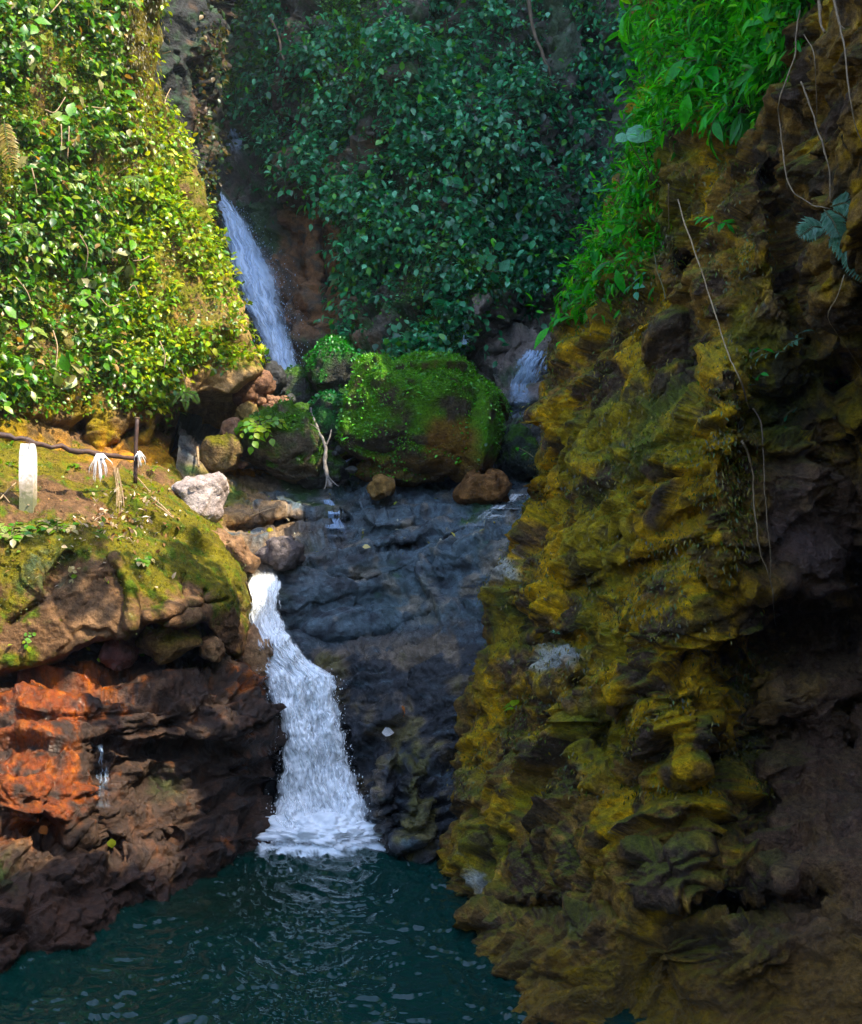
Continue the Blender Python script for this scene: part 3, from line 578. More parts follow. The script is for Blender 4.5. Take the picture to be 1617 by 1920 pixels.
hill('blocker_hill', [(-14, [(-9, -1), (-9.5, 2), (-14, 3), (-60, 8)]), (6, [(-7.2, -1), (-7.6, 4), (-10, 5), (-60, 12)]), (12, [(-7.6, -1), (-8, 9), (-10, 14), (-60, 30)]), (18, [(-9, -1), (-9.2, 15), (-11, 22), (-60, 40)]), (50, [(-10, -1), (-10.5, 30), (-13, 40), (-60, 55)])], M_ROCK, 'added unseen hillside behind the sunlit leafy cliff', 211, (0.05, 0.08, 0.015))  # unseen hill, its height set for the sky light from the left
hill('blocker_hill', [(-75, [(-40, 20), (40, 20)]), (-30, [(-40, 19), (40, 19)]), (-11, [(-30, 9.5), (30, 9.5)]), (-9, [(-30, -2), (30, -2)])], M_ROCK, 'added unseen hillside facing the gorge across the pool', 221, (0.05, 0.08, 0.015))  # unseen hill added to hold back sky light from behind the camera
gx, gy = np.meshgrid(np.linspace(-400, 400, 41), np.linspace(-400, 400, 41))
gP = np.stack([gx.ravel(), gy.ravel(), -1.6 + 0 * gx.ravel()], -1); k = np.arange(1681).reshape(41, 41)
link('ground', mk_mesh('ground', gP, np.stack([k[:-1, :-1], k[:-1, 1:], k[1:, 1:], k[1:, :-1]], -1).reshape(-1, 4), np.tile([0.06, 0.05, 0.03], (1681, 1)), {'Wet': np.zeros(1681)}), M_ROCK, kind='structure', label='stony ground under the pool')

# ------------------------------------------------------------------ boulders
_ico = {}
def ico(level):
    if level not in _ico:
        bm = bmesh.new(); bmesh.ops.create_icosphere(bm, subdivisions=level, radius=1.0)
        v = np.array([x.co[:] for x in bm.verts]); f = np.array([[y.index for y in x.verts] for x in bm.faces]); bm.free(); _ico[level] = (v, f)
    return _ico[level]
def boulder(name, outline, Y, depth, label, base, hi, moss=0.0, wet=0.1, level=5, seed=0, box=0.62, rough=1.0, group=None, mosscol=(0.045, 0.10, 0.012), extra=None, cat='boulder', tilt=0.3):
    o = np.array(outline, float); cx, cy = (o.min(0) + o.max(0)) / 2
    wx, wz = (o[:, 0] - cx) / F * Y, -(o[:, 1] - cy) / F * Y
    th = np.arctan2(wz, wx); rr = np.hypot(wx, wz); i = np.argsort(th); th, rr = th[i], rr[i]
    v, f = ico(level)
    t = np.arctan2(v[:, 2], v[:, 0]); rho = np.hypot(v[:, 0], v[:, 2]) ** box
    R = np.interp(t, np.concatenate([th[-1:] - 2 * np.pi, th, th[:1] + 2 * np.pi]), np.concatenate([rr[-1:], rr, rr[:1]]))
    sg = np.sign(v[:, 1]) * np.abs(v[:, 1]) ** 0.8
    P = np.stack([np.cos(t) * R * rho, sg * depth, np.sin(t) * R * rho], -1)
    size = rr.mean(); nn = P / (np.linalg.norm(P, axis=1)[:, None] + 1e-6)
    q = P + seed * 3.7
    d = facets(q + 0.12 * size * np.stack([fbm(q / size, 2, seed=seed + k) for k in range(3)], -1), 1.1 / size, seed, tilt, 0.04) * rough + facets(q, 3.0 / size, seed + 1, tilt * 0.6, 0.04) * rough + 0.05 * size * rough * fbm(q * 2.0 / size, 4, 0.5, seed=seed + 4) + 0.008 * fbm(q * 12, 3, seed=seed + 5) * min(1, size * 2)
    P = P + nn * d[:, None]
    base_z = P[:, 2].min(); org = np.array(Wv(cx, cy, Y)) + (0, 0, base_z)
    Q = P - (0, 0, base_z)
    n1, n2 = fbm(q * 1.5 / size, 4, seed=seed + 6), fbm(q * 5 / size, 4, seed=seed + 7)
    c = mixc(np.tile(np.array(base, float), (len(P), 1)), hi, sst(-0.1, 0.6, n1)); c = mixc(c, np.array(base) * 0.5, sst(0.1, 0.6, n2) * 0.6)
    # vertex normals for the moss that grows on upward faces
    fn = np.cross(Q[f[:, 1]] - Q[f[:, 0]], Q[f[:, 2]] - Q[f[:, 0]]); vn = np.zeros_like(Q)
    for k in range(3): np.add.at(vn, f[:, k], fn)
    vn /= np.linalg.norm(vn, axis=1)[:, None] + 1e-9
    if moss: 
        mm = sst(0.55 - moss, 0.9 - moss, vn[:, 2] * 0.6 + 0.35 * n1 + 0.25 * n2 + 0.3); c = mixc(c, mosscol, mm * 0.95)
    if extra: c = extra(c, Q + org, n1, n2)
    me = mk_mesh(name, Q, f, c, {'Wet': np.full(len(Q), wet)})
    ob = link(name, me, M_ROCK if not moss else M_MOSSY, label=label, category=cat, group=group); ob.location = org
    ob['_'] = 0; del ob['_']
    return ob, Q, vn, org
def oval(cx, cy, rx, ry, seed, n=9, wob=0.16):
    r = random.Random(seed); return [(cx + rx * (1 + r.uniform(-wob, wob)) * math.cos(a * 2 * math.pi / n), cy + ry * (1 + r.uniform(-wob, wob)) * math.sin(a * 2 * math.pi / n)) for a in range(n)]

def big_extra(c, Pw, n1, n2):
    px = 808.5 + Pw[:, 0] / Pw[:, 1] * F; py = 960 - (Pw[:, 2] - CZ) / Pw[:, 1] * F
    c = mixc(c, (0.20, 0.10, 0.035), poly_mask(px, py, [(800, 785), (880, 790), (905, 850), (880, 885), (820, 880), (795, 850)], 10, 10) * 0.9)
    c = mixc(c, (0.15, 0.09, 0.035), sst(845, 875, py + 18 * n2) * 0.9)
    return c
BIG, BQ, BN, BO = boulder('mossy_boulder', [(638, 852), (650, 780), (662, 735), (692, 682), (730, 672), (790, 676), (850, 688), (905, 712), (932, 745), (941, 790), (938, 850), (915, 885), (860, 898), (800, 902), (745, 898), (690, 880)], 21.6, 1.5,
        'largest boulder, green with moss and with bare brown patches on its lower face', (0.07, 0.055, 0.035), (0.12, 0.08, 0.04), 0.55, 0.15, 6, 3, 0.55, 0.7, extra=big_extra, mosscol=(0.09, 0.21, 0.006), tilt=0.35)
B2 = boulder('mossy_boulder', [(575, 700), (590, 665), (622, 641), (650, 645), (682, 680), (676, 720), (640, 742), (600, 745)], 23.4, 0.7, 'rounded mossy boulder behind the largest boulder, against the cliff foot', (0.05, 0.05, 0.04), (0.08, 0.08, 0.06), 0.5, 0.2, 5, 5, mosscol=(0.03, 0.10, 0.02))
B3 = boulder('mossy_boulder', [(586, 790), (592, 755), (615, 740), (640, 748), (656, 790), (648, 825), (620, 838), (598, 825)], 21.6, 0.5, 'dark upright mossy boulder touching the largest boulder', (0.045, 0.045, 0.04), (0.07, 0.07, 0.06), 0.5, 0.3, 5, 7, mosscol=(0.035, 0.12, 0.03))
B4 = boulder('grey_boulder', [(520, 730), (530, 702), (560, 693), (582, 715), (585, 745), (565, 765), (538, 762)], 23.6, 0.5, 'grey boulder at the foot of the upper waterfall', (0.075, 0.075, 0.07), (0.13, 0.12, 0.11), 0.35, 0.35, 4, 9)
B6 = boulder('mossy_boulder', [(455, 845), (466, 800), (490, 778), (520, 764), (560, 772), (598, 805), (613, 850), (592, 885), (530, 892), (475, 872)], 21.2, 0.8, 'low mossy boulder with a bright leafy plant growing on its sunlit side', (0.10, 0.08, 0.055), (0.2, 0.14, 0.08), 0.48, 0.1, 5, 13, mosscol=(0.05, 0.12, 0.015))
boulder('tan_slab', [(371, 868), (375, 842), (408, 816), (432, 813), (452, 848), (444, 872)], 20.4, 0.35, 'pale mossy slab leaning at the mouth of the hollow', (0.22, 0.15, 0.08), (0.28, 0.2, 0.1), 0.2, 0.05, 4, 15, mosscol=(0.16, 0.15, 0.03), cat='rock')
boulder('brown_boulder', [(417, 815), (424, 790), (445, 783), (458, 800), (457, 828), (435, 834)], 20.8, 0.3, 'smooth brown boulder perched above the pale mossy slab', (0.16, 0.09, 0.06), (0.24, 0.15, 0.10), 0, 0.25, 4, 17)
boulder('tan_stone', [(443, 785), (450, 765), (470, 756), (482, 775), (470, 792)], 21.6, 0.25, 'yellowish tan stone just above the smooth brown boulder', (0.28, 0.2, 0.09), (0.34, 0.25, 0.13), 0, 0.05, 4, 19, cat='stone')
boulder('dark_stone', [(510, 735), (515, 720), (530, 717), (540, 730), (530, 742)], 23.2, 0.2, 'small dark stone beside the grey boulder under the upper waterfall', (0.06, 0.06, 0.06), (0.1, 0.1, 0.1), 0, 0.4, 3, 21, cat='stone')
boulder('black_boulder', [(492, 735), (496, 695), (512, 678), (528, 694), (524, 735), (508, 745)], 23.0, 0.4, 'black wet boulder wedged at the tip of the leafy overhang', (0.02, 0.02, 0.02), (0.05, 0.05, 0.05), 0, 0.6, 4, 23)
boulder('dark_stone', [(545, 780), (556, 760), (580, 758), (598, 775), (585, 796), (560, 796)], 21.9, 0.3, 'dark mossy stone on top of the low boulder with the plant', (0.05, 0.05, 0.045), (0.08, 0.08, 0.07), 0.5, 0.2, 4, 25, cat='stone')
boulder('rust_boulder', [(850, 930), (862, 900), (905, 886), (945, 890), (960, 912), (945, 938), (890, 945)], 20.4, 0.5, 'rust brown boulder tucked under the largest boulder', (0.12, 0.06, 0.025), (0.22, 0.11, 0.05), 0, 0.1, 4, 27)
boulder('ochre_stone', [(688, 925), (700, 900), (725, 893), (742, 912), (728, 930)], 20.4, 0.3, 'ochre wedge stone under the front of the largest boulder', (0.2, 0.12, 0.05), (0.26, 0.17, 0.08), 0, 0.1, 4, 29, cat='stone')
def pale_extra(c, Pw, n1, n2): return mixc(c, (0.46, 0.40, 0.38), sst(0.0, 0.4, n2) * 0.5)
boulder('pale_boulder', [(315, 945), (330, 918), (362, 893), (400, 889), (421, 905), (421, 945), (404, 985), (378, 992), (350, 975)], 17.9, 0.42, 'smooth pale grey boulder alone on the mossy bank by the stream', (0.33, 0.27, 0.25), (0.42, 0.36, 0.34), 0, 0.0, 5, 31, 0.55, 0.8, extra=pale_extra, tilt=0.45)
boulder('flat_stone', [(484, 1040), (500, 1024), (550, 1017), (571, 1025), (570, 1045), (520, 1058), (490, 1055)], 18.2, 0.35, 'flat purple grey stone lying at the brink of the lower waterfall', (0.11, 0.09, 0.085), (0.18, 0.15, 0.14), 0, 0.3, 4, 33, cat='stone')
boulder('tan_boulder', [(372, 1005), (395, 992), (430, 1002), (462, 1030), (484, 1056), (470, 1070), (420, 1068), (385, 1045)], 17.5, 0.5, 'smooth tan boulder half buried in the bank below the pale grey boulder', (0.17, 0.10, 0.06), (0.24, 0.15, 0.09), 0, 0.1, 4, 35)
boulder('brown_stone', [(378, 1222), (384, 1194), (402, 1188), (418, 1215), (414, 1238), (392, 1236)], 15.7, 0.25, 'pointed brown stone jammed under the lip of the mossy bank', (0.20, 0.12, 0.07), (0.3, 0.19, 0.11), 0, 0.1, 4, 37, cat='stone')
boulder('maroon_boulder', [(195, 1235), (205, 1205), (240, 1192), (252, 1215), (250, 1245), (215, 1250)], 14.9, 0.3, 'glossy maroon boulder under the lip of the mossy bank', (0.09, 0.035, 0.03), (0.14, 0.06, 0.05), 0, 0.8, 4, 39)
boulder('ochre_boulder', [(255, 1215), (268, 1185), (310, 1172), (360, 1180), (376, 1205), (340, 1225), (290, 1228)], 15.3, 0.35, 'long ochre boulder with olive moss under the bank lip', (0.26, 0.16, 0.07), (0.34, 0.22, 0.1), 0.25, 0.15, 4, 41, mosscol=(0.16, 0.14, 0.015))
boulder('brown_boulder', [(458, 1262), (462, 1190), (475, 1175), (490, 1200), (502, 1262), (480, 1275)], 16.9, 0.3, 'sunlit brown boulder beside the top of the lower waterfall', (0.24, 0.14, 0.08), (0.34, 0.21, 0.12), 0, 0.5, 4, 43)
boulder('dark_boulder', [(940, 880), (942, 815), (975, 800), (1010, 840), (1000, 890)], 21.5, 0.5, 'boulder darkened in colour for the shadow between the largest boulder and the dark cliff', (0.03, 0.04, 0.03), (0.05, 0.06, 0.05), 0.2, 0.3, 4, 45)  # near-black colour stands for the shadow beside the largest boulder
boulder('dark_boulder', [(555, 900), (565, 862), (600, 850), (640, 860), (655, 890), (620, 905)], 21.3, 0.4, 'dark wedge of rock under the dry grey branch', (0.05, 0.05, 0.05), (0.09, 0.085, 0.08), 0.35, 0.3, 4, 47)
boulder('dark_stone', [(440, 745), (470, 722), (505, 700), (515, 712), (490, 740), (450, 765)], 21.9, 0.3, 'long dark stone along the roof edge of the hollow', (0.16, 0.09, 0.06), (0.24, 0.14, 0.09), 0, 0.1, 4, 48, cat='stone')
rr = random.Random(5)
rub = [(492, 752), (508, 748), (522, 752), (535, 750), (500, 765), (516, 768), (480, 770), (530, 764), (545, 748), (487, 742), (470, 795), (462, 780), (478, 800), (455, 850), (440, 868), (455, 870), (430, 872), (560, 842), (548, 858), (575, 835),
       (470, 752), (512, 757), (640, 842), (630, 850), (660, 880), (600, 838)]
for i, (x, y) in enumerate(rub):
    s = rr.uniform(7, 12); warmr = x < 540 and y < 880
    b0 = (0.24, 0.14, 0.09) if warmr else (0.06, 0.06, 0.055)
    boulder('rubble_stone', oval(x, y, s, s * 0.7, 100 + i, 8, 0.25), 21.9 - (y - 740) * 0.008, s / F * 21, ('small pinkish brown stone in the rubble under the roof of the hollow' if warmr else 'small dark angular stone in the gaps between the mossy boulders'), b0, tuple(1.4 * v for v in b0), 0, 0.1, 3, 60 + i, group='pinkish rubble under the hollow roof' if warmr else 'dark rubble between the mossy boulders', cat='stone')

# ------------------------------------------------------------------ leaves
for S in (RC, LC, CC, RL, LB, WR, FC, GC):
    S.ax = 808.5 + S.P[:, 0] / S.P[:, 1] * F; S.ay = 960 - (S.P[:, 2] - CZ) / S.P[:, 1] * F
def nrm(v): return v / (np.linalg.norm(v, axis=-1, keepdims=True) + 1e-9)
T8V = np.array([(0, 0, 0), (0, .38, -.02), (0, .72, -.04), (0, 1, -.16), (-.30, .30, .05), (-.27, .62, .03), (.30, .30, .05), (.27, .62, .03)], np.float32)
T8F = np.array([(0, 1, 4), (1, 5, 4), (1, 2, 5), (2, 3, 5), (0, 6, 1), (1, 6, 7), (1, 7, 2), (2, 7, 3)], np.int32)
T4V = np.array([(0, 0, 0), (-.34, .45, .06), (0, 1, -.06), (.34, .45, .06)], np.float32)
T4F = np.array([(0, 2, 1), (0, 3, 2)], np.int32)
def leaf_cloud(P, d, f, size, width, cols, big=True):
    """Leaves at P pointing along d with faces towards f: one mesh's vertices, triangles and colours."""
    TV, TF = (T8V, T8F) if big else (T4V, T4F)
    d = nrm(d); sd = nrm(np.cross(d, f)); fn = np.cross(sd, d)
    n = len(P); k = len(TV)
    s = size[:, None, None]; w = (width if np.ndim(width) else np.full(n, width))[:, None, None]
    V = P[:, None] + s * (TV[None, :, 0:1] * w * sd[:, None] + TV[None, :, 1:2] * d[:, None] + TV[None, :, 2:3] * fn[:, None])
    Fc = (TF[None] + (np.arange(n) * k)[:, None, None]).reshape(-1, 3)
    return V.reshape(-1, 3), Fc, np.repeat(cols, k, 0)
def merge(parts):
    V, Fc, C, o = [], [], [], 0
    for v, f, c in parts: V.append(v); Fc.append(f + o); C.append(c); o += len(v)
    return np.concatenate(V), np.concatenate(Fc), np.concatenate(C)
def palette(n, cols, wts, var=0.25):
    i = rng.choice(len(cols), n, p=np.array(wts) / sum(wts)); c = np.array(cols)[i]
    return c * (1 + rng.normal(0, var, (n, 1))).clip(0.4, 1.8)
def pick(S, w, n):
    w = np.where(S.front, w, 0); w = np.clip(w, 0, None); return rng.choice(len(S.P), n, p=w / w.sum())
UP = np.array([0, 0, 1.0])
def scatter(S, w, n, size, out, cols, wts, big=True, width=1.0, droop=0.5, spread=0.7, lift=0.7):
    i = pick(S, w, n); nn = S.Nn[i]; nn = np.where((nn * (np.array([0, 0, CZ]) - S.P[i])).sum(1, keepdims=True) < 0, -nn, nn)
    P = S.P[i] + nn * (rng.random((n, 1)) ** 1.5) * out + rng.normal(0, 0.04, (n, 3))
    d = nn * 0.6 - UP * droop + rng.normal(0, spread, (n, 3))
    f = nn * 0.5 + UP * lift + rng.normal(0, 0.35, (n, 3))
    return leaf_cloud(P, d, f, rng.uniform(size[0], size[1], n), width, palette(n, cols, wts), big)

# left cliff
cl = fbm(LC.P * 0.9, 4, seed=301) + 0.4 * fbm(LC.P * 3.0, 3, seed=302)
leafy = sst(790, 730, LC.py) * (1 - poly_mask(LC.px, LC.py, cave, 10)) * (1 - 0.93 * blob(LC.px, LC.py, 150, 790, 45, 70)) * (1 - 0.9 * blob(LC.px, LC.py, 230, 810, 70, 45)) * sst(-310, -250, LC.px) * sst(-120, -60, LC.py)
leafy = leafy * (1 - 0.8 * blob(LC.px, LC.py, 455, 600, 26, 45)) * (1 - sst(672, 700, LC.py + 12 * cl) * sst(300, 345, LC.px))
leftz = sst(260, 200, LC.px + 25 * cl)
gL = [(0.055, 0.15, 0.012), (0.10, 0.21, 0.015), (0.17, 0.24, 0.02), (0.24, 0.27, 0.10), (0.03, 0.09, 0.012), (0.26, 0.17, 0.07)]
parts = [scatter(LC, leafy * leftz * sst(-0.05, 0.4, cl), 8500, (0.09, 0.21), 0.45, gL, [4, 4, 2.2, 1.4, 3, 1.0], True, 0.9, 0.55, 0.6),
         scatter(LC, leafy * leftz * sst(-0.6, 0.2, cl), 21000, (0.05, 0.12), 0.30, gL, [4, 4, 3, 1, 3, .8], True, 0.9),
         scatter(LC, leafy * (1 - leftz) * sst(-0.4, 0.25, cl) * (1 - moss_col * 0.9), 7000, (0.07, 0.16), 0.22, [(0.13, 0.24, 0.01), (0.25, 0.33, 0.012), (0.38, 0.38, 0.05), (0.05, 0.13, 0.012)], [4, 4, 2, 1.5], True, 0.95),  # lighter leaf colours here paint in the sun grazing the cliff edge
         scatter(LC, leafy * (1 - 0.75 * moss_col), 38000, (0.025, 0.07), 0.14, [(0.10, 0.16, 0.01), (0.20, 0.22, 0.015), (0.05, 0.10, 0.01), (0.24, 0.17, 0.05)], [4, 3, 2, 1], False, 1.1),
         scatter(LC, moss_col * (LC.py < 330), 5000, (0.04, 0.12), 0.10, [(0.10, 0.08, 0.015), (0.16, 0.13, 0.02), (0.06, 0.05, 0.015)], [3, 2, 2], False, 0.4, 1.6, 0.35),
         scatter(LC, leafy * blob(LC.px, LC.py, 130, 760, 260, 60), 3000, (0.05, 0.10), 0.2, gL, [4, 4, 3, 2, 1, .6], True, 1.1)]
v, f, c_ = merge(parts)
link('cliff_creeper', mk_mesh('cliff_creeper', v, f, c_), M_LEAF, kind='stuff', label='sunlit bright green creeper and moss covering the leafy cliff')

# spur and far wall
cl = fbm(GC.P * 0.8, 4, seed=311)
parts = [scatter(GC, sst(-0.1, 0.5, cl + 0.8 * blob(GC.px, GC.py, 375, 180, 30, 120)) * (GC.py < 420) * (GC.px > 345), 1600, (0.07, 0.2), 0.3, [(0.02, 0.05, 0.015), (0.07, 0.07, 0.02), (0.09, 0.06, 0.02)], [3, 2, 1], True)]
cl = fbm(FC.P * 0.5, 4, seed=312)
parts += [scatter(FC, (FC.py < 240) * sst(-0.5, 0.2, cl) * (FC.px > 380) * (FC.px < 640) * (FC.py > -60), 6500, (0.14, 0.34), 0.7, [(0.03, 0.12, 0.03), (0.05, 0.17, 0.03), (0.09, 0.2, 0.03), (0.02, 0.07, 0.03)], [3, 3, 2, 2], True)]
v, f, c_ = merge(parts)
link('hanging_foliage', mk_mesh('hanging_foliage', v, f, c_), M_SHADELEAF, kind='stuff', label='pale green foliage hanging above the head of the upper waterfall')

# centre cliff
cl = 0.8 * fbm(CC.P * 0.55, 4, seed=321) + 0.35 * fbm(CC.P * 2.0, 3, seed=322) + 0.45 * fbm(CC.P * (0.9, 0.9, 0.22), 3, seed=323)
bare = np.clip(poly_mask(CC.px, CC.py, [(380, 235), (490, 250), (515, 350), (625, 370), (640, 700), (720, 760), (380, 760)], 10, 8) + poly_mask(CC.px, CC.py, [(865, 560), (1070, 545), (1100, 820), (900, 820)], 14, 10) + 0.92 * blob(CC.px, CC.py, 1130, 250, 75, 330) + (CC.py > 720) + 0.9 * blob(CC.px, CC.py, 735, 250, 22, 70) + 0.8 * blob(CC.px, CC.py, 690, 640, 50, 40), 0, 1)
lv = (1 - bare) * (CC.py > -60) * (CC.px < 1260)
gC = [(0.025, 0.13, 0.06), (0.045, 0.19, 0.085), (0.10, 0.27, 0.16), (0.012, 0.06, 0.032), (0.06, 0.2, 0.035)]
parts = [scatter(CC, lv * sst(0.0, 0.4, cl), 40000, (0.08, 0.25), 0.85, gC, [3, 3, 2.4, 2, 2], True, 1.0, 0.6, 0.55, 0.9),
         scatter(CC, lv * sst(-0.6, 0.2, cl), 22000, (0.05, 0.13), 0.3, gC, [4, 3, 1, 3, 1.5], False, 1.2),
         scatter(CC, (1 - bare) * blob(CC.px, CC.py, 880, 560, 70, 90) + blob(CC.px, CC.py, 810, 640, 30, 45), 4000, (0.04, 0.12), 0.15, [(0.05, 0.16, 0.015), (0.09, 0.2, 0.02)], [1, 1], False, 0.8),
         scatter(CC, blob(CC.px, CC.py, 650, 60, 40, 110) * (CC.py > -60), 3500, (0.05, 0.16), 0.5, [(0.05, 0.17, 0.01), (0.08, 0.2, 0.01)], [1, 1], False, 0.9)]
v, f, c_ = merge(parts)
link('shade_creeper', mk_mesh('shade_creeper', v, f, c_), M_SHADELEAF, kind='stuff', label='blue green creeper leaves hanging in curtains over the shaded centre cliff')

# moss fringe and small growth on the right cliff
gR = [(0.045, 0.26, 0.003), (0.08, 0.36, 0.004), (0.025, 0.15, 0.004), (0.16, 0.36, 0.006)]
edge = RC.px - np.interp(RC.py, [-700, 0, 130, 250, 400, 500, 590, 650, 760, 860, 960, 1010, 1080, 1590], [1190, 1215, 1235, 1195, 1160, 1122, 1085, 1052, 992, 982, 978, 925, 905, 804])
fol = np.clip(poly_mask(RC.px, RC.py, [(1210, -80), (1500, -80), (1480, 60), (1440, 150), (1400, 215), (1290, 250), (1255, 330), (1235, 430), (1190, 540), (1110, 600), (1060, 660), (1060, 640), (1120, 500), (1150, 400), (1190, 230), (1235, 120)], 18, 20, 5), 0, 1)
cl = fbm(RC.P * 1.2, 4, seed=331)
parts = [scatter(RC, fol * sst(-0.5, 0.2, cl), 12000, (0.08, 0.20), 0.38, gR, [3, 3, 2, 1], True, 0.42, 0.25, 0.6, 0.9),
         scatter(RC, fol, 14000, (0.04, 0.10), 0.2, gR, [3, 2, 3, 1], False, 0.8)]
v, f, c_ = merge(parts)
link('bright_undergrowth', mk_mesh('bright_undergrowth', v, f, c_), M_BRIGHT, kind='stuff', label='vivid green undergrowth spilling over the upper edge of the dark cliff')
cl = fbm(RC.P * 1.6, 3, seed=335)
mossw = (edge < 60) * (RC.py > 560) * (RC.py < 1150) * 1.2 + (RC.py > 300) * (RC.py < 1500) * (RC.px < 1420) * sst(0.1, 0.5, cl + 0.5 * sst(0.1, 0.5, RC.Nn[:, 2])) * 0.5
v, f, c_ = merge([scatter(RC, mossw, 26000, (0.02, 0.07), 0.05, [(0.13, 0.10, 0.012), (0.06, 0.09, 0.012), (0.2, 0.15, 0.03), (0.05, 0.04, 0.015)], [3, 3, 2, 2], False, 0.5, 1.2, 0.5)])
link('moss_fringe', mk_mesh('moss_fringe', v, f, c_), M_LEAF, kind='stuff', label='olive moss fringe hanging from the edges of the dark cliff')
# moss and litter on the bank
cl = fbm(LB.P * 1.6, 3, seed=341)
upw = sst(0.2, 0.6, np.abs(LB.Nn[:, 2]))
parts = [scatter(LB, mo * (LB.py < 1200), 14000, (0.012, 0.035), 0.02, [(0.10, 0.11, 0.010), (0.06, 0.085, 0.010), (0.15, 0.13, 0.02)], [3, 2, 2], False, 0.9, -0.3, 0.7),
         scatter(LB, (LB.py < 1000) * sst(0.1, 0.5, cl) + 0.02, 260, (0.05, 0.10), 0.05, [(0.10, 0.2, 0.01), (0.17, 0.24, 0.02)], [1, 1], True, 1.0, -0.2, 0.7)]
v, f, c_ = merge(parts)
link('bank_moss', mk_mesh('bank_moss', v, f, c_), M_LEAF, kind='stuff', label='yellow green moss and sprouts on the sunlit bank')
lit = (LB.py < 1100) * (0.05 + blob(LB.px, LB.py, 210, 985, 70, 35) * 1.5 + blob(LB.px, LB.py, 240, 960, 50, 40)) * (LB.py > 860)
v, f, c_ = merge([scatter(LB, lit, 520, (0.04, 0.12), 0.02, [(0.42, 0.32, 0.22), (0.55, 0.48, 0.4), (0.3, 0.17, 0.08), (0.2, 0.11, 0.06)], [3, 2, 2, 2], True, 0.8, -0.1, 0.9, 0.9),
                  scatter(RL, (RL.py < 1060) * (RL.py > 880) * (RL.px < 960), 150, (0.05, 0.11), 0.02, [(0.42, 0.36, 0.12), (0.4, 0.38, 0.3), (0.2, 0.25, 0.06)], [2, 2, 1], True, 0.8, 0, 0.9, 0.9)])
link('leaf_litter', mk_mesh('leaf_litter', v, f, c_), M_PAPERLEAF, kind='stuff', label='dry fallen leaves scattered over the path bank and ledge')

def cover(parent, Q, vn, w, n, size, out, cols, wts, name, mat, big=False, label=None):
    i = rng.choice(len(Q), n, p=w / w.sum()); P = Q[i] + vn[i] * rng.random((n, 1)) * out
    v, f, c = leaf_cloud(P, vn[i] * 0.5 - UP * 0.3 + rng.normal(0, .6, (n, 3)), vn[i] * .5 + UP * .7 + rng.normal(0, .3, (n, 3)), rng.uniform(size[0], size[1], n), 1.0, palette(n, cols, wts), big)
    o = link(name, mk_mesh(name, v, f, c), mat, parent, kind='stuff'); return o
wq = sst(-0.35, 0.35, BN[:, 2] + 0.25 * (BQ[:, 0] < 0) + 0.3 * fbm(BQ * 2, 3, seed=5)) * (BN[:, 1] < 0.5) + 1e-4
cover(BIG, BQ, BN, wq, 4200, (0.03, 0.085), 0.05, [(0.06, 0.22, 0.006), (0.11, 0.31, 0.02), (0.2, 0.38, 0.10), (0.04, 0.12, 0.008)], [3, 3, 1.2, 2], 'moss', M_SHADELEAF, True)
cover(BIG, BQ, BN, wq, 14000, (0.02, 0.05), 0.03, [(0.07, 0.19, 0.006), (0.12, 0.26, 0.010)], [2, 1], 'moss', M_SHADELEAF)
for (ob, Q, vn, og), n, cc in ((B2, 2500, (0.03, 0.14, 0.03)), (B3, 1200, (0.02, 0.09, 0.03)), (B6, 1500, (0.05, 0.12, 0.015)), (B4, 300, (0.03, 0.09, 0.03))):
    w_ = sst(-0.1, 0.5, vn[:, 2]) + 1e-4
    cover(ob, Q, vn, w_, n, (0.03, 0.09), 0.04, [cc, tuple(1.5 * x for x in cc)], [2, 1], 'moss', M_SHADELEAF)

# ------------------------------------------------------------------ water
px_, py_ = np.meshgrid(np.linspace(-520, 1500, 640), np.concatenate([np.linspace(1500, 1960, 230), np.linspace(1964, 2900, 60)]))
Yw = CZ * F / (py_ - 960.0); PW = W(px_, py_, Yw); PW[..., 2] = 0
Pf = PW.reshape(-1, 3); fx, fy = -1.72, 16.45
dist = np.hypot(Pf[:, 0] - fx, Pf[:, 1] - fy)
q = Pf * (1.5, 1.9, 1); wv = np.stack([fbm(Pf * 0.8, 2, seed=401), fbm(Pf * 0.8, 2, seed=402), 0 * dist], -1)
h = 0.030 * fbm(q + wv * 0.7, 2, seed=403) + 0.030 * ridged(q * 1.7 + wv * 1.2, 2, 0.5, seed=404) + 0.014 * ridged(q * 4.5 + wv * 2, 3, 0.55, seed=406) + 0.02 * np.sin(dist * 9 + 3 * wv[:, 0]) * np.exp(-dist / 2.2)
h = h * (0.9 + 1.2 * np.exp(-dist / 2.0)) + 0.24 * np.exp(-((Pf[:, 0] - fx) / 0.85) ** 2 - ((Pf[:, 1] - fy) / 0.4) ** 2) * (0.6 + fbm(Pf * 4, 4, 0.6, seed=407))
Pf[:, 2] = h
ppx, ppy = px_.ravel(), py_.ravel()
fe = np.exp(-((Pf[:, 0] - fx - 0.1) / 1.15) ** 2 - ((Pf[:, 1] - 15.85) / 0.62) ** 2); tail = np.exp(-((Pf[:, 0] + 0.75) / 0.75) ** 2 - ((Pf[:, 1] - 15.8 + 0.5 * (Pf[:, 0] + 0.75)) / 0.2) ** 2)
fo = fbm(Pf * 4.5 + wv, 4, 0.6, seed=408)
foam = sst(0.45, 0.95, 1.25 * fe + 0.55 * tail + 0.45 * fo * np.clip(fe * 3 + tail, 0, 1))
lace = sst(0.45, 0.75, ridged(Pf * 3.4 + 1.5 * wv, 3, 0.5, seed=409) - 0.1)
foam = np.clip(foam + 0.8 * lace * np.exp(-np.clip(np.hypot((Pf[:, 0] - fx) * 0.8, Pf[:, 1] - 15.9) - 0.9, 0, 9) / 0.8), 0, 1)
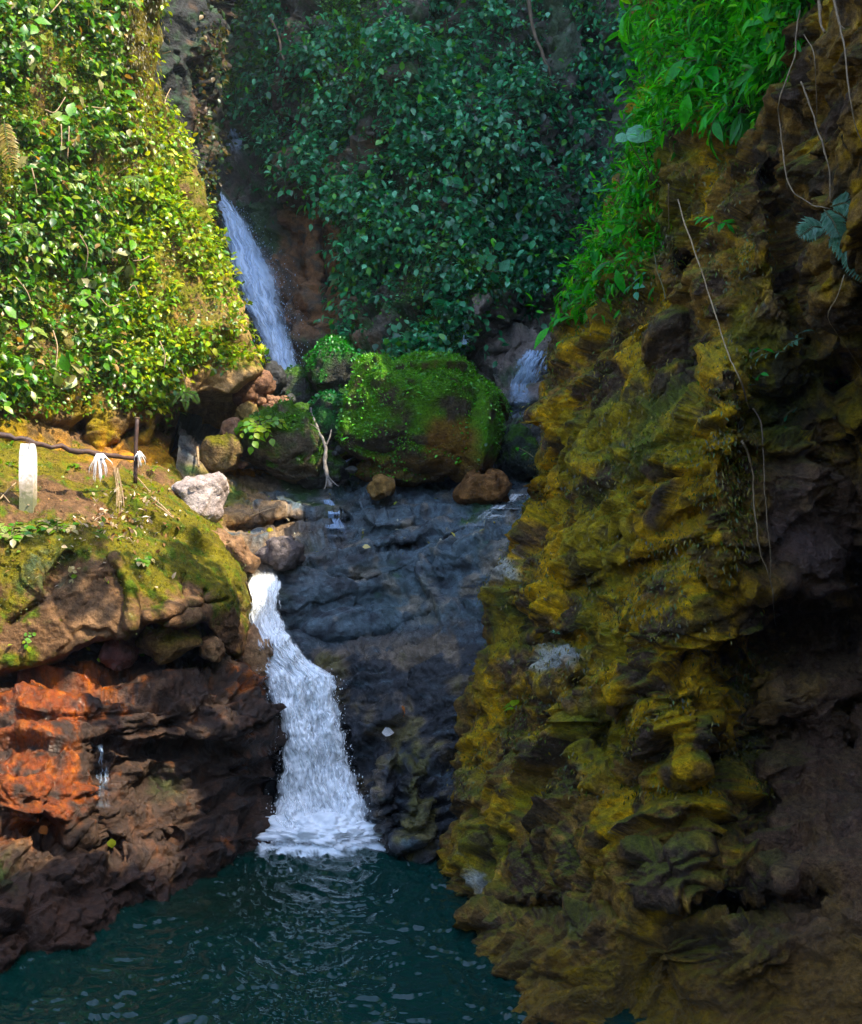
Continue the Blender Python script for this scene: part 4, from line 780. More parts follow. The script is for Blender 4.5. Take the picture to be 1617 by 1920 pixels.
r, cc = px_.shape; k = np.arange(r * cc).reshape(r, cc)
brown_refl = np.clip(1.0 * blob(ppx, ppy, 400, 1690, 160, 60) + 0.55 * blob(ppx, ppy, 520, 1640, 90, 60) + 0.5 * blob(ppx, ppy, 250, 1850, 300, 120), 0, 1)
cw = np.tile(np.array([0.0012, 0.022, 0.018]), (len(Pf), 1)); cw = mixc(cw, (0.012, 0.012, 0.004), brown_refl * 0.5)  # brown tone paints a reflection into the water colour
me = mk_mesh('pool_water', Pf, np.stack([k[:-1, :-1], k[:-1, 1:], k[1:, 1:], k[1:, :-1]], -1).reshape(-1, 4), cw, {'Foam': foam})
m, t, b, out = new_mat('pool water')
ca = N(t, 'ShaderNodeAttribute', attribute_name='Col'); fa = N(t, 'ShaderNodeAttribute', attribute_name='Foam')
tc = N(t, 'ShaderNodeTexCoord'); n1 = N(t, 'ShaderNodeTexNoise', Scale=9.0, Detail=4.0); t.links.new(tc.outputs['Object'], n1.inputs['Vector'])
n2 = N(t, 'ShaderNodeTexNoise', Scale=45.0, Detail=4.0); t.links.new(tc.outputs['Object'], n2.inputs['Vector'])
t.links.new(ca.outputs['Color'], b.inputs['Base Color']); b.inputs['Roughness'].default_value = 0.06; b.inputs['IOR'].default_value = 1.33; b.inputs['Specular IOR Level'].default_value = 0.6
bp = N(t, 'ShaderNodeBump', Strength=0.2, Distance=0.02); t.links.new(n1.outputs[0], bp.inputs['Height']); t.links.new(bp.outputs[0], b.inputs['Normal'])
fd = N(t, 'ShaderNodeBsdfDiffuse'); fd.inputs['Color'].default_value = (0.78, 0.84, 0.88, 1)
b2 = N(t, 'ShaderNodeBump', Strength=0.8, Distance=0.03); t.links.new(n2.outputs[0], b2.inputs['Height']); t.links.new(b2.outputs[0], fd.inputs['Normal'])
mx = N(t, 'ShaderNodeMixShader'); t.links.new(fa.outputs['Fac'], mx.inputs[0]); t.links.new(b.outputs[0], mx.inputs[1]); t.links.new(fd.outputs[0], mx.inputs[2]); t.links.new(mx.outputs[0], out.inputs['Surface'])
link('pool_water', me, m, kind='structure', label='dark teal rippled pool with white foam under the lower waterfall')

def water_mat(name, colr, tint=0.35):
    m, t, b, out = new_mat(name)
    da = N(t, 'ShaderNodeAttribute', attribute_name='Dens')
    b.inputs['Base Color'].default_value = (*colr, 1); b.inputs['Roughness'].default_value = 0.35
    tr = N(t, 'ShaderNodeBsdfTranslucent'); tr.inputs['Color'].default_value = (*colr, 1)
    m1 = N(t, 'ShaderNodeMixShader'); m1.inputs[0].default_value = tint; t.links.new(b.outputs[0], m1.inputs[1]); t.links.new(tr.outputs[0], m1.inputs[2])
    tp = N(t, 'ShaderNodeBsdfTransparent'); mx = N(t, 'ShaderNodeMixShader')
    t.links.new(da.outputs['Fac'], mx.inputs[0]); t.links.new(tp.outputs[0], mx.inputs[1]); t.links.new(m1.outputs[0], mx.inputs[2]); t.links.new(mx.outputs[0], out.inputs['Surface'])
    return m
M_FALL = water_mat('white water', (0.94, 0.96, 0.98), 0.15); M_VEIL = water_mat('falling veil', (0.50, 0.66, 0.88))  # veil colour is tinted blue to stand for water in shade
def fall_sheet(rows, off, seed, step=1.8, freq=(26, 5), thr=0.0, soft=0.35, bulge=0.10, edge=0.12, clump=0.45, endfade=0.0):
    rw = np.array(rows, float); py = np.arange(rw[0, 0], rw[-1, 0], step)
    L, R, Y = (np.interp(py, rw[:, 0], rw[:, i]) for i in (1, 2, 3))
    n = int((R - L).max() / step) + 2; u = np.linspace(0, 1, n)
    q = np.stack([py / 40, 0 * py + seed, 0 * py], -1); L = L + 9 * fbm(q, 4, seed=seed); R = R + 11 * fbm(q, 4, seed=seed + 1)
    PX = L[:, None] + (R - L)[:, None] * u; PY = np.repeat(py[:, None], n, 1); V = (PY - py[0]) / (py[-1] - py[0])
    wpx = (R - L)[:, None]
    a = np.stack([((u[None] - 0.5) * wpx / 100 * freq[0]).ravel(), ((PY - py[0]) / 100 * freq[1]).ravel(), np.full(PX.size, seed * 1.7)], -1)
    iso = np.stack([PX.ravel() / 45, PY.ravel() / 70, np.full(PX.size, seed * 0.7)], -1)
    a[:, 0] += fbm(iso * 0.6, 3, seed=seed + 2) * 1.6
    s = fbm(a, 3, 0.55, seed=seed + 3).reshape(PX.shape); s2 = fbm(a * (2.3, 1.6, 1), 3, 0.6, seed=seed + 6).reshape(PX.shape)
    cl = fbm(iso, 4, 0.6, seed=seed + 8).reshape(PX.shape)
    s = s * 0.55 + s2 * 0.22 + cl * clump
    ed = np.minimum(u, 1 - u)[None]; e = sst(0, edge, ed + 0.05 * s2)
    dens = sst(thr, thr + soft, s + 0.55 * e) * e * sst(0, 0.05, V) * (1 - endfade * sst(1 - endfade, 1.0, V))
    Yd = Y[:, None] - off - bulge * np.sqrt(np.clip(4 * u * (1 - u), 0, 1))[None] - 0.06 * s - 0.06 * cl
    return W(PX, PY, Yd).reshape(-1, 3), PX.shape, dens.ravel()
def waterfall(name, label, rows, layers, mat, **kw):
    root = thing(name, label, 'waterfall', Wv((rows[-1][1] + rows[-1][2]) / 2, rows[-1][0], rows[-1][3]))
    for i, (off, thr, frq) in enumerate(layers):
        P, sh, dens = fall_sheet(rows, off, 500 + 13 * i + int(rows[0][0]), thr=thr, freq=frq, **kw)
        k = np.arange(P.shape[0]).reshape(sh); P = P - np.array(root.location)
        link('water_curtain', mk_mesh('water_curtain', P, np.stack([k[:-1, :-1], k[1:, :-1], k[1:, 1:], k[:-1, 1:]], -1).reshape(-1, 4), None, {'Dens': dens}), mat, root)
    return root
OV, OF = ico(1)
def spray(root, pts, rad, stretch, mat, name='spray'):
    n = len(pts); k = len(OV); s = np.stack([rad, rad, rad * stretch], -1)
    V = pts[:, None] + OV[None] * s[:, None]; Fc = (OF[None] + (np.arange(n) * k)[:, None, None]).reshape(-1, 3)
    link(name, mk_mesh(name, V.reshape(-1, 3) - np.array(root.location), Fc, None, {'Dens': np.ones(n * k)}), mat, root, kind='stuff')
low_rows = [(1070, 478, 512, 18.2), (1085, 466, 524, 17.9), (1098, 462, 527, 17.75), (1130, 464, 522, 17.5), (1180, 471, 536, 17.25), (1215, 479, 556, 17.0), (1245, 488, 590, 16.9), (1268, 496, 628, 16.8), (1340, 518, 636, 16.65), (1420, 527, 652, 16.6), (1490, 520, 678, 16.5), (1530, 508, 705, 16.4), (1590, 500, 728, 16.2)]
FALL = waterfall('lower_waterfall', 'white lower waterfall tumbling from the rock slab into the dark pool', low_rows, [(0.0, -0.65, (6, 0.8)), (0.10, -0.1, (9, 1.2)), (0.2, 0.26, (13, 2.0)), (0.32, 0.5, (18, 3.0))], M_FALL, soft=0.55, clump=0.6)
def along(rows, n, sx, seed):
    r = np.random.default_rng(seed); rw = np.array(rows, float); py = r.uniform(rw[0, 0], rw[-1, 0], n); L, R, Y = (np.interp(py, rw[:, 0], rw[:, i]) for i in (1, 2, 3))
    u = r.random(n); side = r.random(n) < 0.65
    u = np.where(side, np.where(r.random(n) < 0.35, r.normal(0.0, sx, n), r.normal(1.0, sx, n)), u)
    return py, L + (R - L) * u, Y - 0.15 - r.random(n) * 0.5, r
py, px, Yd, r = along(low_rows[6:], 700, 0.06, 1)
spray(FALL, W(px, py, Yd), 0.003 + 0.008 * r.random(len(px)) ** 3, r.uniform(1, 2.6, len(px)), M_FALL)
n = 6500; a = r.random(n) * 6.283; rd_ = np.abs(r.normal(0, 0.55, n)); zz = np.abs(r.normal(0, 0.28, n)) * np.exp(-rd_)
spray(FALL, np.stack([fx + np.cos(a) * rd_ * 1.35, fy - 0.1 + np.sin(a) * rd_ * 0.5, zz], -1), 0.003 + 0.009 * r.random(n) ** 3, r.uniform(0.8, 1.6, n), M_FALL)
up_rows = [(352, 398, 416, 31.2), (375, 400, 432, 30.6), (410, 400, 466, 30.0), (450, 408, 490, 29.6), (500, 424, 513, 29.0), (560, 446, 532, 28.4), (620, 474, 548, 27.8), (670, 498, 556, 27.3), (700, 508, 560, 26.9)]
UF = waterfall('upper_waterfall', 'slanting blue white upper waterfall dropping behind the sunlit leafy cliff', up_rows, [(0.5, -0.5, (9, 0.8)), (0.8, -0.1, (14, 1.2)), (1.1, 0.25, (20, 2))], M_VEIL, edge=0.4, clump=0.35, soft=0.7)
py, px, Yd, r = along(up_rows[1:], 1200, 0.2, 2)
spray(UF, W(px, py, Yd - 0.3), 0.004 + 0.010 * r.random(len(px)) ** 2, r.uniform(1, 2.5, len(px)), M_VEIL)
v_, f_ = ico(6); fz = fbm(v_ * 2.2, 4, 0.6, seed=601); P_ = v_ * (1 + 0.30 * fz + 0.10 * fbm(v_ * 9, 3, 0.6, seed=602))[:, None] * np.array([0.98, 0.50, 0.34]) + np.array([-1.66, 16.05, 0.0])
P_[:, 0] += 0.35 * np.clip(16.05 - P_[:, 1], -.5, .6)
link('froth', mk_mesh('froth', P_ - np.array(FALL.location), f_, None, {'Dens': np.clip(sst(-0.7, 0.1, fbm(P_ * 5, 4, 0.6, seed=603) + 1.6 * v_[:, 2]) * sst(0.0, 0.10, P_[:, 2] + 0.03 * fz), 0, 1)}), M_FALL, FALL)
def trickle(surf, label, rows, layers=((0.12, 0.25, (10, 6)),), mat=None, **kw):
    kw = dict(dict(bulge=0.02, edge=0.35, clump=0.5, endfade=0.9, soft=0.6), **kw)
    r0 = np.array(rows, float); yy = np.arange(r0[0, 0], r0[-1, 0] + 1, 7.0); rows = []
    for y in yy:
        l, r_, dpt = (np.interp(y, r0[:, 0], r0[:, i]) for i in (1, 2, 3)); d_ = np.hypot(surf.ax - (l + r_) / 2, surf.ay - y) + np.where(surf.front, 0, 1e9)
        rows.append((y, l, r_, min(dpt + 9, surf.P[np.argmin(d_), 1]) - 0.03))
    return waterfall('water_trickle', label, rows, layers, mat or M_VEIL, **kw)
trickle(RL, 'thin trickle over the dark step below the dry grey branch', [(935, 598, 625, 20.0), (960, 605, 645, 19.8), (1000, 600, 655, 19.2), (1030, 590, 660, 18.7)], ((0.10, 0.05, (16, 1.5)), (0.14, 0.3, (24, 3))))
trickle(RL, 'small white cascade entering between the rust boulder and the dark cliff', [(925, 950, 990, 19.8), (945, 925, 985, 19.5), (970, 880, 975, 19.0), (990, 840, 950, 18.7)], ((0.06, 0.15, (14, 3)), (0.1, 0.3, (20, 4))), M_FALL)
trickle(WR, 'thin water strands dripping down the wet wall under the rust stain', [(1395, 178, 196, 13.6), (1440, 178, 200, 13.3), (1480, 172, 205, 13.2), (1520, 168, 212, 13.1)], ((0.05, 0.2, (24, 1.5)),))
trickle(CC, 'fine strands of water down the rock foot behind the largest boulder', [(590, 868, 880, 24.5), (650, 860, 885, 24.2), (700, 850, 878, 24.0)], ((0.06, 0.1, (20, 1.5)),))
trickle(CC, 'water sheeting over the stepped rock beside the misty gap', [(630, 985, 1045, 24.6), (660, 970, 1050, 24.3), (720, 940, 1020, 24.0), (790, 935, 990, 23.6)], ((0.06, 0.28, (18, 1.5)), (0.1, 0.45, (24, 2))))
trickle(CC, 'stream riffle at the head of the upper waterfall', [(240, 425, 455, 33.0), (262, 422, 462, 32.5), (290, 425, 465, 32.0)], ((0.06, 0.0, (12, 5)),))

# ------------------------------------------------------------------ surfaces as seen: where a plant or a post stands
def on(S, px, py, off=0.0):
    d = (S.ax - px) ** 2 + (S.ay - py) ** 2 + np.where(S.front, 0, 1e9)
    near = np.where(d < 40)[0]
    i = near[np.argmin(S.P[near, 1])] if len(near) else int(np.argmin(d))
    p = S.P[i]; n = S.Nn[i]; n = -n if (n * (np.array([0, 0, CZ]) - p)).sum() < 0 else n
    return np.array(p) + n * off, n
def tube(pts, r0, r1=None, sides=6, sub=4):
    pts = np.array(pts, float); r1 = r0 if r1 is None else r1
    if len(pts) > 2 and sub > 1:
        q = np.concatenate([[2 * pts[0] - pts[1]], pts, [2 * pts[-1] - pts[-2]]]); o = []
        for i in range(1, len(q) - 2):
            for t in np.arange(sub) / sub:
                o.append(0.5 * (2 * q[i] + (q[i + 1] - q[i - 1]) * t + (2 * q[i - 1] - 5 * q[i] + 4 * q[i + 1] - q[i + 2]) * t * t + (3 * q[i] - q[i - 1] - 3 * q[i + 1] + q[i + 2]) * t ** 3))
        pts = np.array(o + [pts[-1]])
    if len(pts) > 12: pts = pts + r0 * 1.2 * np.stack([perlin(pts * 7, 61), perlin(pts * 7, 62), perlin(pts * 7, 63)], -1)
    n = len(pts); tg = nrm(np.gradient(pts, axis=0)); ref = np.array([0.31, 0.9, 0.17]); u = nrm(np.cross(tg, ref)); v = np.cross(tg, u)
    a = np.arange(sides) * 2 * np.pi / sides; r = (np.linspace(r0, r1, n) * (1 + (0.45 * perlin(pts * 9, 64) if n > 12 else 0)))[:, None, None]
    V = pts[:, None] + r * (np.cos(a)[None, :, None] * u[:, None] + np.sin(a)[None, :, None] * v[:, None])
    k = np.arange(n * sides).reshape(n, sides); kn = np.roll(k, -1, 1)
    Fc = np.stack([k[:-1], kn[:-1], kn[1:], k[1:]], -1).reshape(-1, 4)
    V = np.concatenate([V.reshape(-1, 3), pts[:1], pts[-1:]]); m = n * sides
    cap = [(kn[0, j], k[0, j], m, m) for j in range(sides)] + [(k[-1, j], kn[-1, j], m + 1, m + 1) for j in range(sides)]
    tri = np.concatenate([Fc[:, [0, 1, 2]], Fc[:, [0, 2, 3]], np.array(cap)[:, :3]])
    return V, tri
def tubes(name, paths, mat, parent=None, org=(0, 0, 0), **props):
    Vs, Fs, o = [], [], 0
    for pts, r0, r1 in paths:
        v, f = tube(pts, r0, r1); Vs.append(v); Fs.append(f + o); o += len(v)
    return link(name, mk_mesh(name, np.concatenate(Vs) - np.array(org), np.concatenate(Fs)), mat, parent, **props)

# ------------------------------------------------------------------ plants one can point at: thing > stem > leaf
def leaf_meshes(name, cols, width, shape='oval'):
    out = []
    for c in cols:
        if shape == 'oval': V, Fc = T8V * np.array([width, 1, 1]), T8F
        elif shape == 'lance':
            y = np.linspace(0, 1, 7); w = np.array([0, .55, .95, 1, .8, .45, 0.02]) * width * 0.18; z = -0.22 * y ** 2
            V = np.concatenate([np.stack([-w, y, z + .25 * w], 1), np.stack([0 * w, y, z], 1), np.stack([w, y, z + .25 * w], 1)])
            Fc = np.array([t for i in range(6) for a, b in ((0, 7), (7, 14)) for t in ((a + i, b + i, b + i + 1), (a + i, b + i + 1, a + i + 1))])
        else:   # heart
            a = np.linspace(-np.pi, np.pi, 25)[:-1]; r = 0.5 * (1 - 0.32 * np.exp(-(np.abs(np.abs(a) - np.pi) / .28) ** 2)) * (1 + 0.35 * np.exp(-(a / .35) ** 2)) * (1 + .04 * np.sin(9 * a))
            V = np.concatenate([[(0, .12, 0)], np.stack([np.sin(a) * r * width, .45 + np.cos(a) * r, -.22 * np.abs(np.sin(a)) * r + .05 * np.cos(5 * a) * r - .15 * (np.cos(a) * r) ** 2], 1)])
            Fc = np.array([(0, 1 + i, 1 + (i + 1) % 24) for i in range(24)])
        me = mk_mesh(name, V, Fc, np.tile(np.array(c, float), (len(V), 1))); out.append(me)
    return out
def frame(d, f):
    d = Vector(d).normalized(); s = d.cross(Vector(f)).normalized(); n = s.cross(d)
    return Matrix((s, d, n)).transposed().to_4x4()
def plant(name, label, cat, group, leaves, mat, seed, stems=2, length=0.5, per=4, leaf=0.2, arch=0.7, spread=0.9, thick=0.006, upright=0.6):
    r = random.Random(seed); root = thing(name, label, cat, group=group)
    for k in range(stems):
        a = r.uniform(0, 6.28) if stems > 1 else r.uniform(-.5, .5); L = length * r.uniform(.7, 1.2)
        hd = Vector((math.cos(a), math.sin(a), 0)) * spread
        pts = [hd * L * (t ** 1.0) * .8 + Vector((0, 0, upright * L * (t - arch * t * t))) for t in (0, .25, .5, .75, 1)]
        v, f = tube([tuple(p) for p in pts], thick, thick * .4, 5, 2)
        st = link('stem', mk_mesh('stem', v, f), M_STEM, root)
        for j in range(per):
            t = (j + 1.0) / per; i = min(3, int(t * 4 - 1e-6)); u = t * 4 - i; p = pts[i].lerp(pts[i + 1], u); tg = (pts[i + 1] - pts[i]).normalized()
            side = tg.cross(Vector((0, 0, 1))).normalized() * (1 if j % 2 else -1)
            d = tg * .6 + side * (0.9 if j < per - 1 else .1) + Vector((r.uniform(-.3, .3), r.uniform(-.3, .3), r.uniform(-.4, .15)))
            me = leaves[r.randrange(len(leaves))]
            lf = link('leaf', me, mat, st)
            lf.matrix_basis = Matrix.Translation(p) @ frame(d, Vector((r.uniform(-.3, .3), r.uniform(-.3, .3), 1))) @ Matrix.Scale(leaf * r.uniform(.7, 1.25), 4)
    return root
def put(o, p, n, up=0.6, rz=0.0, sc=1.0):
    z = (Vector(n) * (1 - up) + Vector((0, 0, 1)) * up).normalized(); q = Vector((0, 0, 1)).rotation_difference(z)
    o.location = Vector(p); o.rotation_euler = (q.to_matrix() @ Matrix.Rotation(rz, 3, 'Z')).to_euler(); o.scale = (sc, sc, sc)
def spots(S, w, n, mind, seed):
    r = np.random.default_rng(seed); w = np.where(S.front, np.clip(w, 0, None), 0); idx = r.choice(len(S.P), 4000, p=w / w.sum()); o = []
    for i in idx:
        if all((S.ax[i] - S.ax[j]) ** 2 + (S.ay[i] - S.ay[j]) ** 2 > mind ** 2 for j in o): o.append(i)
        if len(o) == n: break
    return o
r = random.Random(11)
gm = leaf_meshes('leaf', [(0.06, 0.17, 0.012), (0.11, 0.24, 0.02), (0.22, 0.28, 0.09), (0.28, 0.26, 0.13)], 0.95)
protos = [plant('broadleaf_vine', 'broad leaved green vine hanging on the sunlit leafy cliff', 'vine', 'broadleaf vines on the sunlit cliff', gm, M_LEAF, 40 + k, 2, 0.7, 4, 0.24, 1.4, .7) for k in range(4)]
for m_, i in enumerate(spots(LC, leafy * leftz * (LC.py > 0) * (LC.px > 5), 40, 42, 3)):
    o = protos[m_] if m_ < 4 else copy_tree(protos[m_ % 4])
    n = LC.Nn[i]; n = n if n[1] < 0 else -n
    put(o, LC.P[i] + n * 0.22, n, 0.25, r.uniform(0, 6.28), r.uniform(.8, 1.25))
cm = leaf_meshes('leaf', [(0.03, 0.15, 0.07), (0.06, 0.22, 0.11), (0.13, 0.31, 0.2)], 1.05)
protos = [plant('shade_vine', 'blue green leafy vine on the shaded centre cliff', 'vine', 'leafy vines on the shaded cliff', cm, M_SHADELEAF, 60 + k, 2, 0.7, 4, 0.26, 1.5, .7) for k in range(4)]
for m_, i in enumerate(spots(CC, lv * (CC.py > 5) * (CC.px < 1180) * sst(-.2, .3, fbm(CC.P * .55, 4, seed=321)), 40, 48, 4)):
    o = protos[m_] if m_ < 4 else copy_tree(protos[m_ % 4])
    n = CC.Nn[i]; n = n if n[1] < 0 else -n
    put(o, CC.P[i] + n * 0.35, n, 0.2, r.uniform(0, 6.28), r.uniform(.8, 1.3))
bm_ = leaf_meshes('leaf', [(0.04, 0.26, 0.003), (0.08, 0.38, 0.004), (0.025, 0.16, 0.004)], 1.0, 'lance')
protos = [plant('lance_leaf_plant', 'vivid green plant with long narrow leaves on the edge of the dark cliff', 'plant', 'narrow leaved plants along the edge of the dark cliff', bm_, M_BRIGHT, 80 + k, 3, 0.55, 5, 0.27, 1.1, .9) for k in range(4)]
for m_, i in enumerate(spots(RC, fol * (RC.py > 5), 34, 40, 5)):
    o = protos[m_] if m_ < 4 else copy_tree(protos[m_ % 4])
    n = RC.Nn[i]; n = n if n[1] < 0 else -n
    put(o, RC.P[i] + n * 0.12, n, 0.45, r.uniform(0, 6.28), r.uniform(.8, 1.2))
# single plants
def seedling(S, px, py, label, sc=1.0, per=4, stems=2, mats=(bm_, M_BRIGHT), leaf=0.12, length=0.25, seed=1, arch=0.6, name='seedling', off=0.0, up=.6):
    p, n = on(S, px, py, off); o = plant(name, label, 'plant', None, mats[0], mats[1], seed, stems, length, per, leaf, arch); put(o, p, n, up, random.Random(seed).uniform(0, 6), sc); return o
ym = leaf_meshes('leaf', [(0.16, 0.28, 0.015), (0.25, 0.33, 0.03), (0.10, 0.22, 0.012)], 1.2)
tm = leaf_meshes('leaf', [(0.11, 0.19, 0.02), (0.3, 0.26, 0.14), (0.05, 0.14, 0.015)], 1.1)
fm = leaf_meshes('leaf', [(0.09, 0.17, 0.10), (0.14, 0.22, 0.15)], 0.9, 'lance')
seedling(RC, 1408, 672, 'bright green seedling sprouting beside the straight hanging vine', 1.2, 5, 3, seed=91, leaf=.13, length=.3)
seedling(RC, 1415, 715, 'small green seedling just below the bright seedling by the straight vine', .8, 4, 2, seed=92)
seedling(RC, 1470, 665, 'greyish fern like sprig to one side of the bright seedling', 1.1, 6, 3, (fm, M_SHADELEAF), .11, .35, 93, name='sprig')
seedling(RC, 1560, 722, 'bright green seedling alone on the darkest part of the cliff', 1.0, 4, 2, seed=94)
seedling(RC, 1500, 770, 'trailing sprig with small dull leaves above the wet purple rock', 1.2, 7, 2, (cm, M_SHADELEAF), .09, .45, 95, 1.5, name='sprig')
seedling(RC, 965, 1335, 'pale green two leaved seedling low on the mossy cliff above the pool', 1.0, 3, 1, (ym, M_BRIGHT), .16, .16, 96)
seedling(RC, 1042, 1190, 'tiny seedling on the cliff above the smooth grey knob', .6, 3, 2, (cm, M_SHADELEAF), .1, .14, 97)
seedling(RC, 1185, 540, 'pale leaved sprig hanging under the vivid undergrowth', 1.0, 4, 2, (cm, M_SHADELEAF), .15, .25, 98, 1.3, name='sprig')
seedling(RC, 1345, 425, 'small olive fern tuft on the bare upper face of the dark cliff', 1.0, 6, 3, (bm_, M_LEAF), .12, .25, 99, name='fern_tuft')
seedling(RC, 962, 850, 'thin green shoot leaning out from the cliff edge towards the largest boulder', 1.4, 3, 2, (bm_, M_SHADELEAF), .12, .5, 100, .3)
seedling(LB, 22, 1003, 'glossy green shrub growing from the bank below the white post', 1.4, 8, 7, (gm, M_LEAF), .10, .32, 101, name='shrub', up=.4)
seedling(LB, 108, 990, 'small tan and green shrub at the top of the dark crack in the bank', 1.2, 7, 6, (tm, M_LEAF), .10, .26, 102, name='shrub', up=.4)
seedling(LB, 131, 1075, 'dry sprig hanging on the bank face beside the dark crack', 1.0, 4, 2, (tm, M_LEAF), .08, .2, 103, 1.4, name='sprig', up=.2)
seedling(LB, 50, 1196, 'small fern sprig at the bottom of the bank face', 1.0, 5, 2, (ym, M_LEAF), .07, .18, 104, name='sprig', up=.3)
seedling(LB, 268, 1045, 'flat rosette of dark leaves on the mossy shelf of the bank', 1.1, 4, 4, (tm, M_LEAF), .09, .16, 105, name='rosette', up=.3)
seedling(LB, 282, 880, 'low sprout beside the rusty upright pipe', .8, 4, 3, (ym, M_LEAF), .07, .14, 107, name='sprout')
seedling(LB, 22, 872, 'bright weed on the path bank next to the white post', 1.0, 4, 3, (ym, M_LEAF), .09, .18, 108, name='weed')
seedling(LB, 150, 870, 'small weed under the sagging pipe rail', .9, 4, 3, (ym, M_LEAF), .08, .16, 109, name='weed')
o = seedling(WR, 288, 1218, 'vivid green seedling beside the big yellow leaf', 1.2, 4, 3, (ym, M_LEAF), .12, .22, 106, off=.05)
Pb = np.array(Wv(488, 800, 20.35)); o = plant('leafy_plant', 'bright yellow green leafy plant growing on the low mossy boulder', 'plant', None, ym, M_LEAF, 120, 12, .7, 8, .12, 1.2, .8); put(o, Pb, (0, -1, .3), .5, .4, 1.15)
# large pale leaf, split leaf, fronds
hm = leaf_meshes('leaf_blade', [(0.22, 0.42, 0.30)], 1.0, 'heart')
base, n_ = on(RC, 1229, 342, .05); t = thing('taro_plant', 'plant with one large pale heart shaped leaf on a long stalk above the dark cliff', 'plant', base)
for (px, py, s, yoff) in ((1212, 236, .30, -.25), (1174, 250, .16, -.15)):
    tip = np.array(Wv(px, py, base[1] + yoff)); mid = (base + tip) / 2 + np.array([-.06, 0, .05])
    v, f = tube([base, mid, tip], .011, .006, 5, 4); st = link('stalk', mk_mesh('stalk', v - base, f), M_STEM, t)
    lf = link('leaf', hm[0], M_BRIGHT, st); lf.matrix_basis = Matrix.Translation(Vector(tip - base)) @ frame((-.55, -.35, -.55), (.1, -.75, .6)) @ Matrix.Scale(s, 4)
base, n_ = on(RC, 1382, 205, .1); t = thing('split_leaf_plant', 'dark green plant with leaves split into long fingers hanging over the dark cliff', 'plant', base)
dm = leaf_meshes('leaf_finger', [(0.03, 0.16, 0.03), (0.05, 0.22, 0.04)], .75, 'lance')
for (px, py, k) in ((1408, 203, 0), (1388, 212, 1)):
    p = np.array(Wv(px, py, base[1] - .3)); v, f = tube([base, (base + p) / 2 + np.array([0, 0, .05]), p], .008, .005, 5, 3); st = link('stalk', mk_mesh('stalk', v - base, f), M_STEM, t)
    for j in range(8):
        a = math.radians(-75 + 115 * j / 7 + (0 if k == 0 else -45)); lf = link('leaf', dm[j % 2], M_BRIGHT, st)
        lf.matrix_basis = Matrix.Translation(Vector(p - base)) @ frame((math.cos(a), -.25, math.sin(a) - .45), (0, -.7, .7)) @ Matrix.Scale(.34 - .01 * j, 4)
def frond(root, org, pts, wid, cols, n=22):
    pts = [np.array(p) - org for p in pts]; v, f = tube(pts, .006, .002, 5, 6); st = link('frond', mk_mesh('frond', v, f), M_STEM, root)
    q = np.array(pts); tt = np.linspace(.08, 1, n); seg = np.stack([np.interp(tt, np.linspace(0, 1, len(q)), q[:, k]) for k in range(3)], 1); tg = nrm(np.gradient(seg, axis=0)); sd = nrm(np.cross(tg, np.array([0, -1, .3])))
    w = wid * np.sin(np.pi * np.clip(tt * .9 + .12, 0, 1)) ** .8
    d = np.concatenate([sd + .6 * tg, -sd + .6 * tg]); P = np.concatenate([seg, seg]); s_ = np.concatenate([w, w])
    Ps, ds, ss = [P], [d], [s_]
    for u in (.3, .5, .7):    # each pinna carries small leaflets, so the frond looks lacy
        for sg in (1, -1):
            Ps.append(P + nrm(d) * (s_ * u)[:, None]); ds.append(nrm(d) * .7 + sg * np.concatenate([tg, tg]) * .8); ss.append(s_ * .42 * (1.1 - u))
    P, d, s_ = np.concatenate(Ps), np.concatenate(ds), np.concatenate(ss)
    v, f, c = leaf_cloud(P, d + rng.normal(0, .08, d.shape), np.tile([0, -.8, .5], (len(P), 1)), s_, .35, palette(len(P), cols, [1] * len(cols), .15), True)
    link('leaflet', mk_mesh('leaflet', v, f, c), M_SHADELEAF, st, kind='stuff')
base, n_ = on(RC, 1555, 390, .45); t = thing('fern', 'grey green lacy fern with drooping fronds at the end of a hanging vine', 'fern', base)
for pp in ([(1556, 388), (1585, 380), (1609, 402)], [(1545, 393), (1562, 415), (1576, 446)], [(1548, 428), (1525, 425), (1497, 446)], [(1553, 440), (1590, 470), (1622, 536)], [(1556, 430), (1580, 440), (1618, 470)]):
    frond(t, base, [Wv(x, y, base[1] - .05 * k) for k, (x, y) in enumerate(pp)], .13, [(0.10, 0.20, 0.13), (0.16, 0.27, 0.19)])
base, n_ = on(LC, 12, 235, .45); t = thing('fern', 'dry tan fern frond hanging among the big leaves of the sunlit cliff', 'fern', base)
frond(t, base, [Wv(8, 225, base[1]), Wv(14, 270, base[1] - .1), Wv(30, 330, base[1] - .15)], .2, [(0.24, 0.2, 0.06), (0.3, 0.22, 0.08)])
for (px, py, lab) in ((40, 420, 'green fern low among the broad leaves on the sunlit cliff'), (250, 330, 'small fern on the brown moss rib of the sunlit cliff'), (345, 735, 'fern drooping over the lip of the hollow')):
    base, n_ = on(LC, px, py, .3); t = thing('fern', lab, 'fern', base)
    for dx, dy in ((30, 25), (-25, 28), (5, 40)): frond(t, base, [Wv(px, py, base[1]), Wv(px + dx * .6, py + dy * .2, base[1] - .1), Wv(px + dx, py + dy, base[1] - .12)], .1, [(0.10, 0.2, 0.015), (0.18, 0.25, 0.02)])

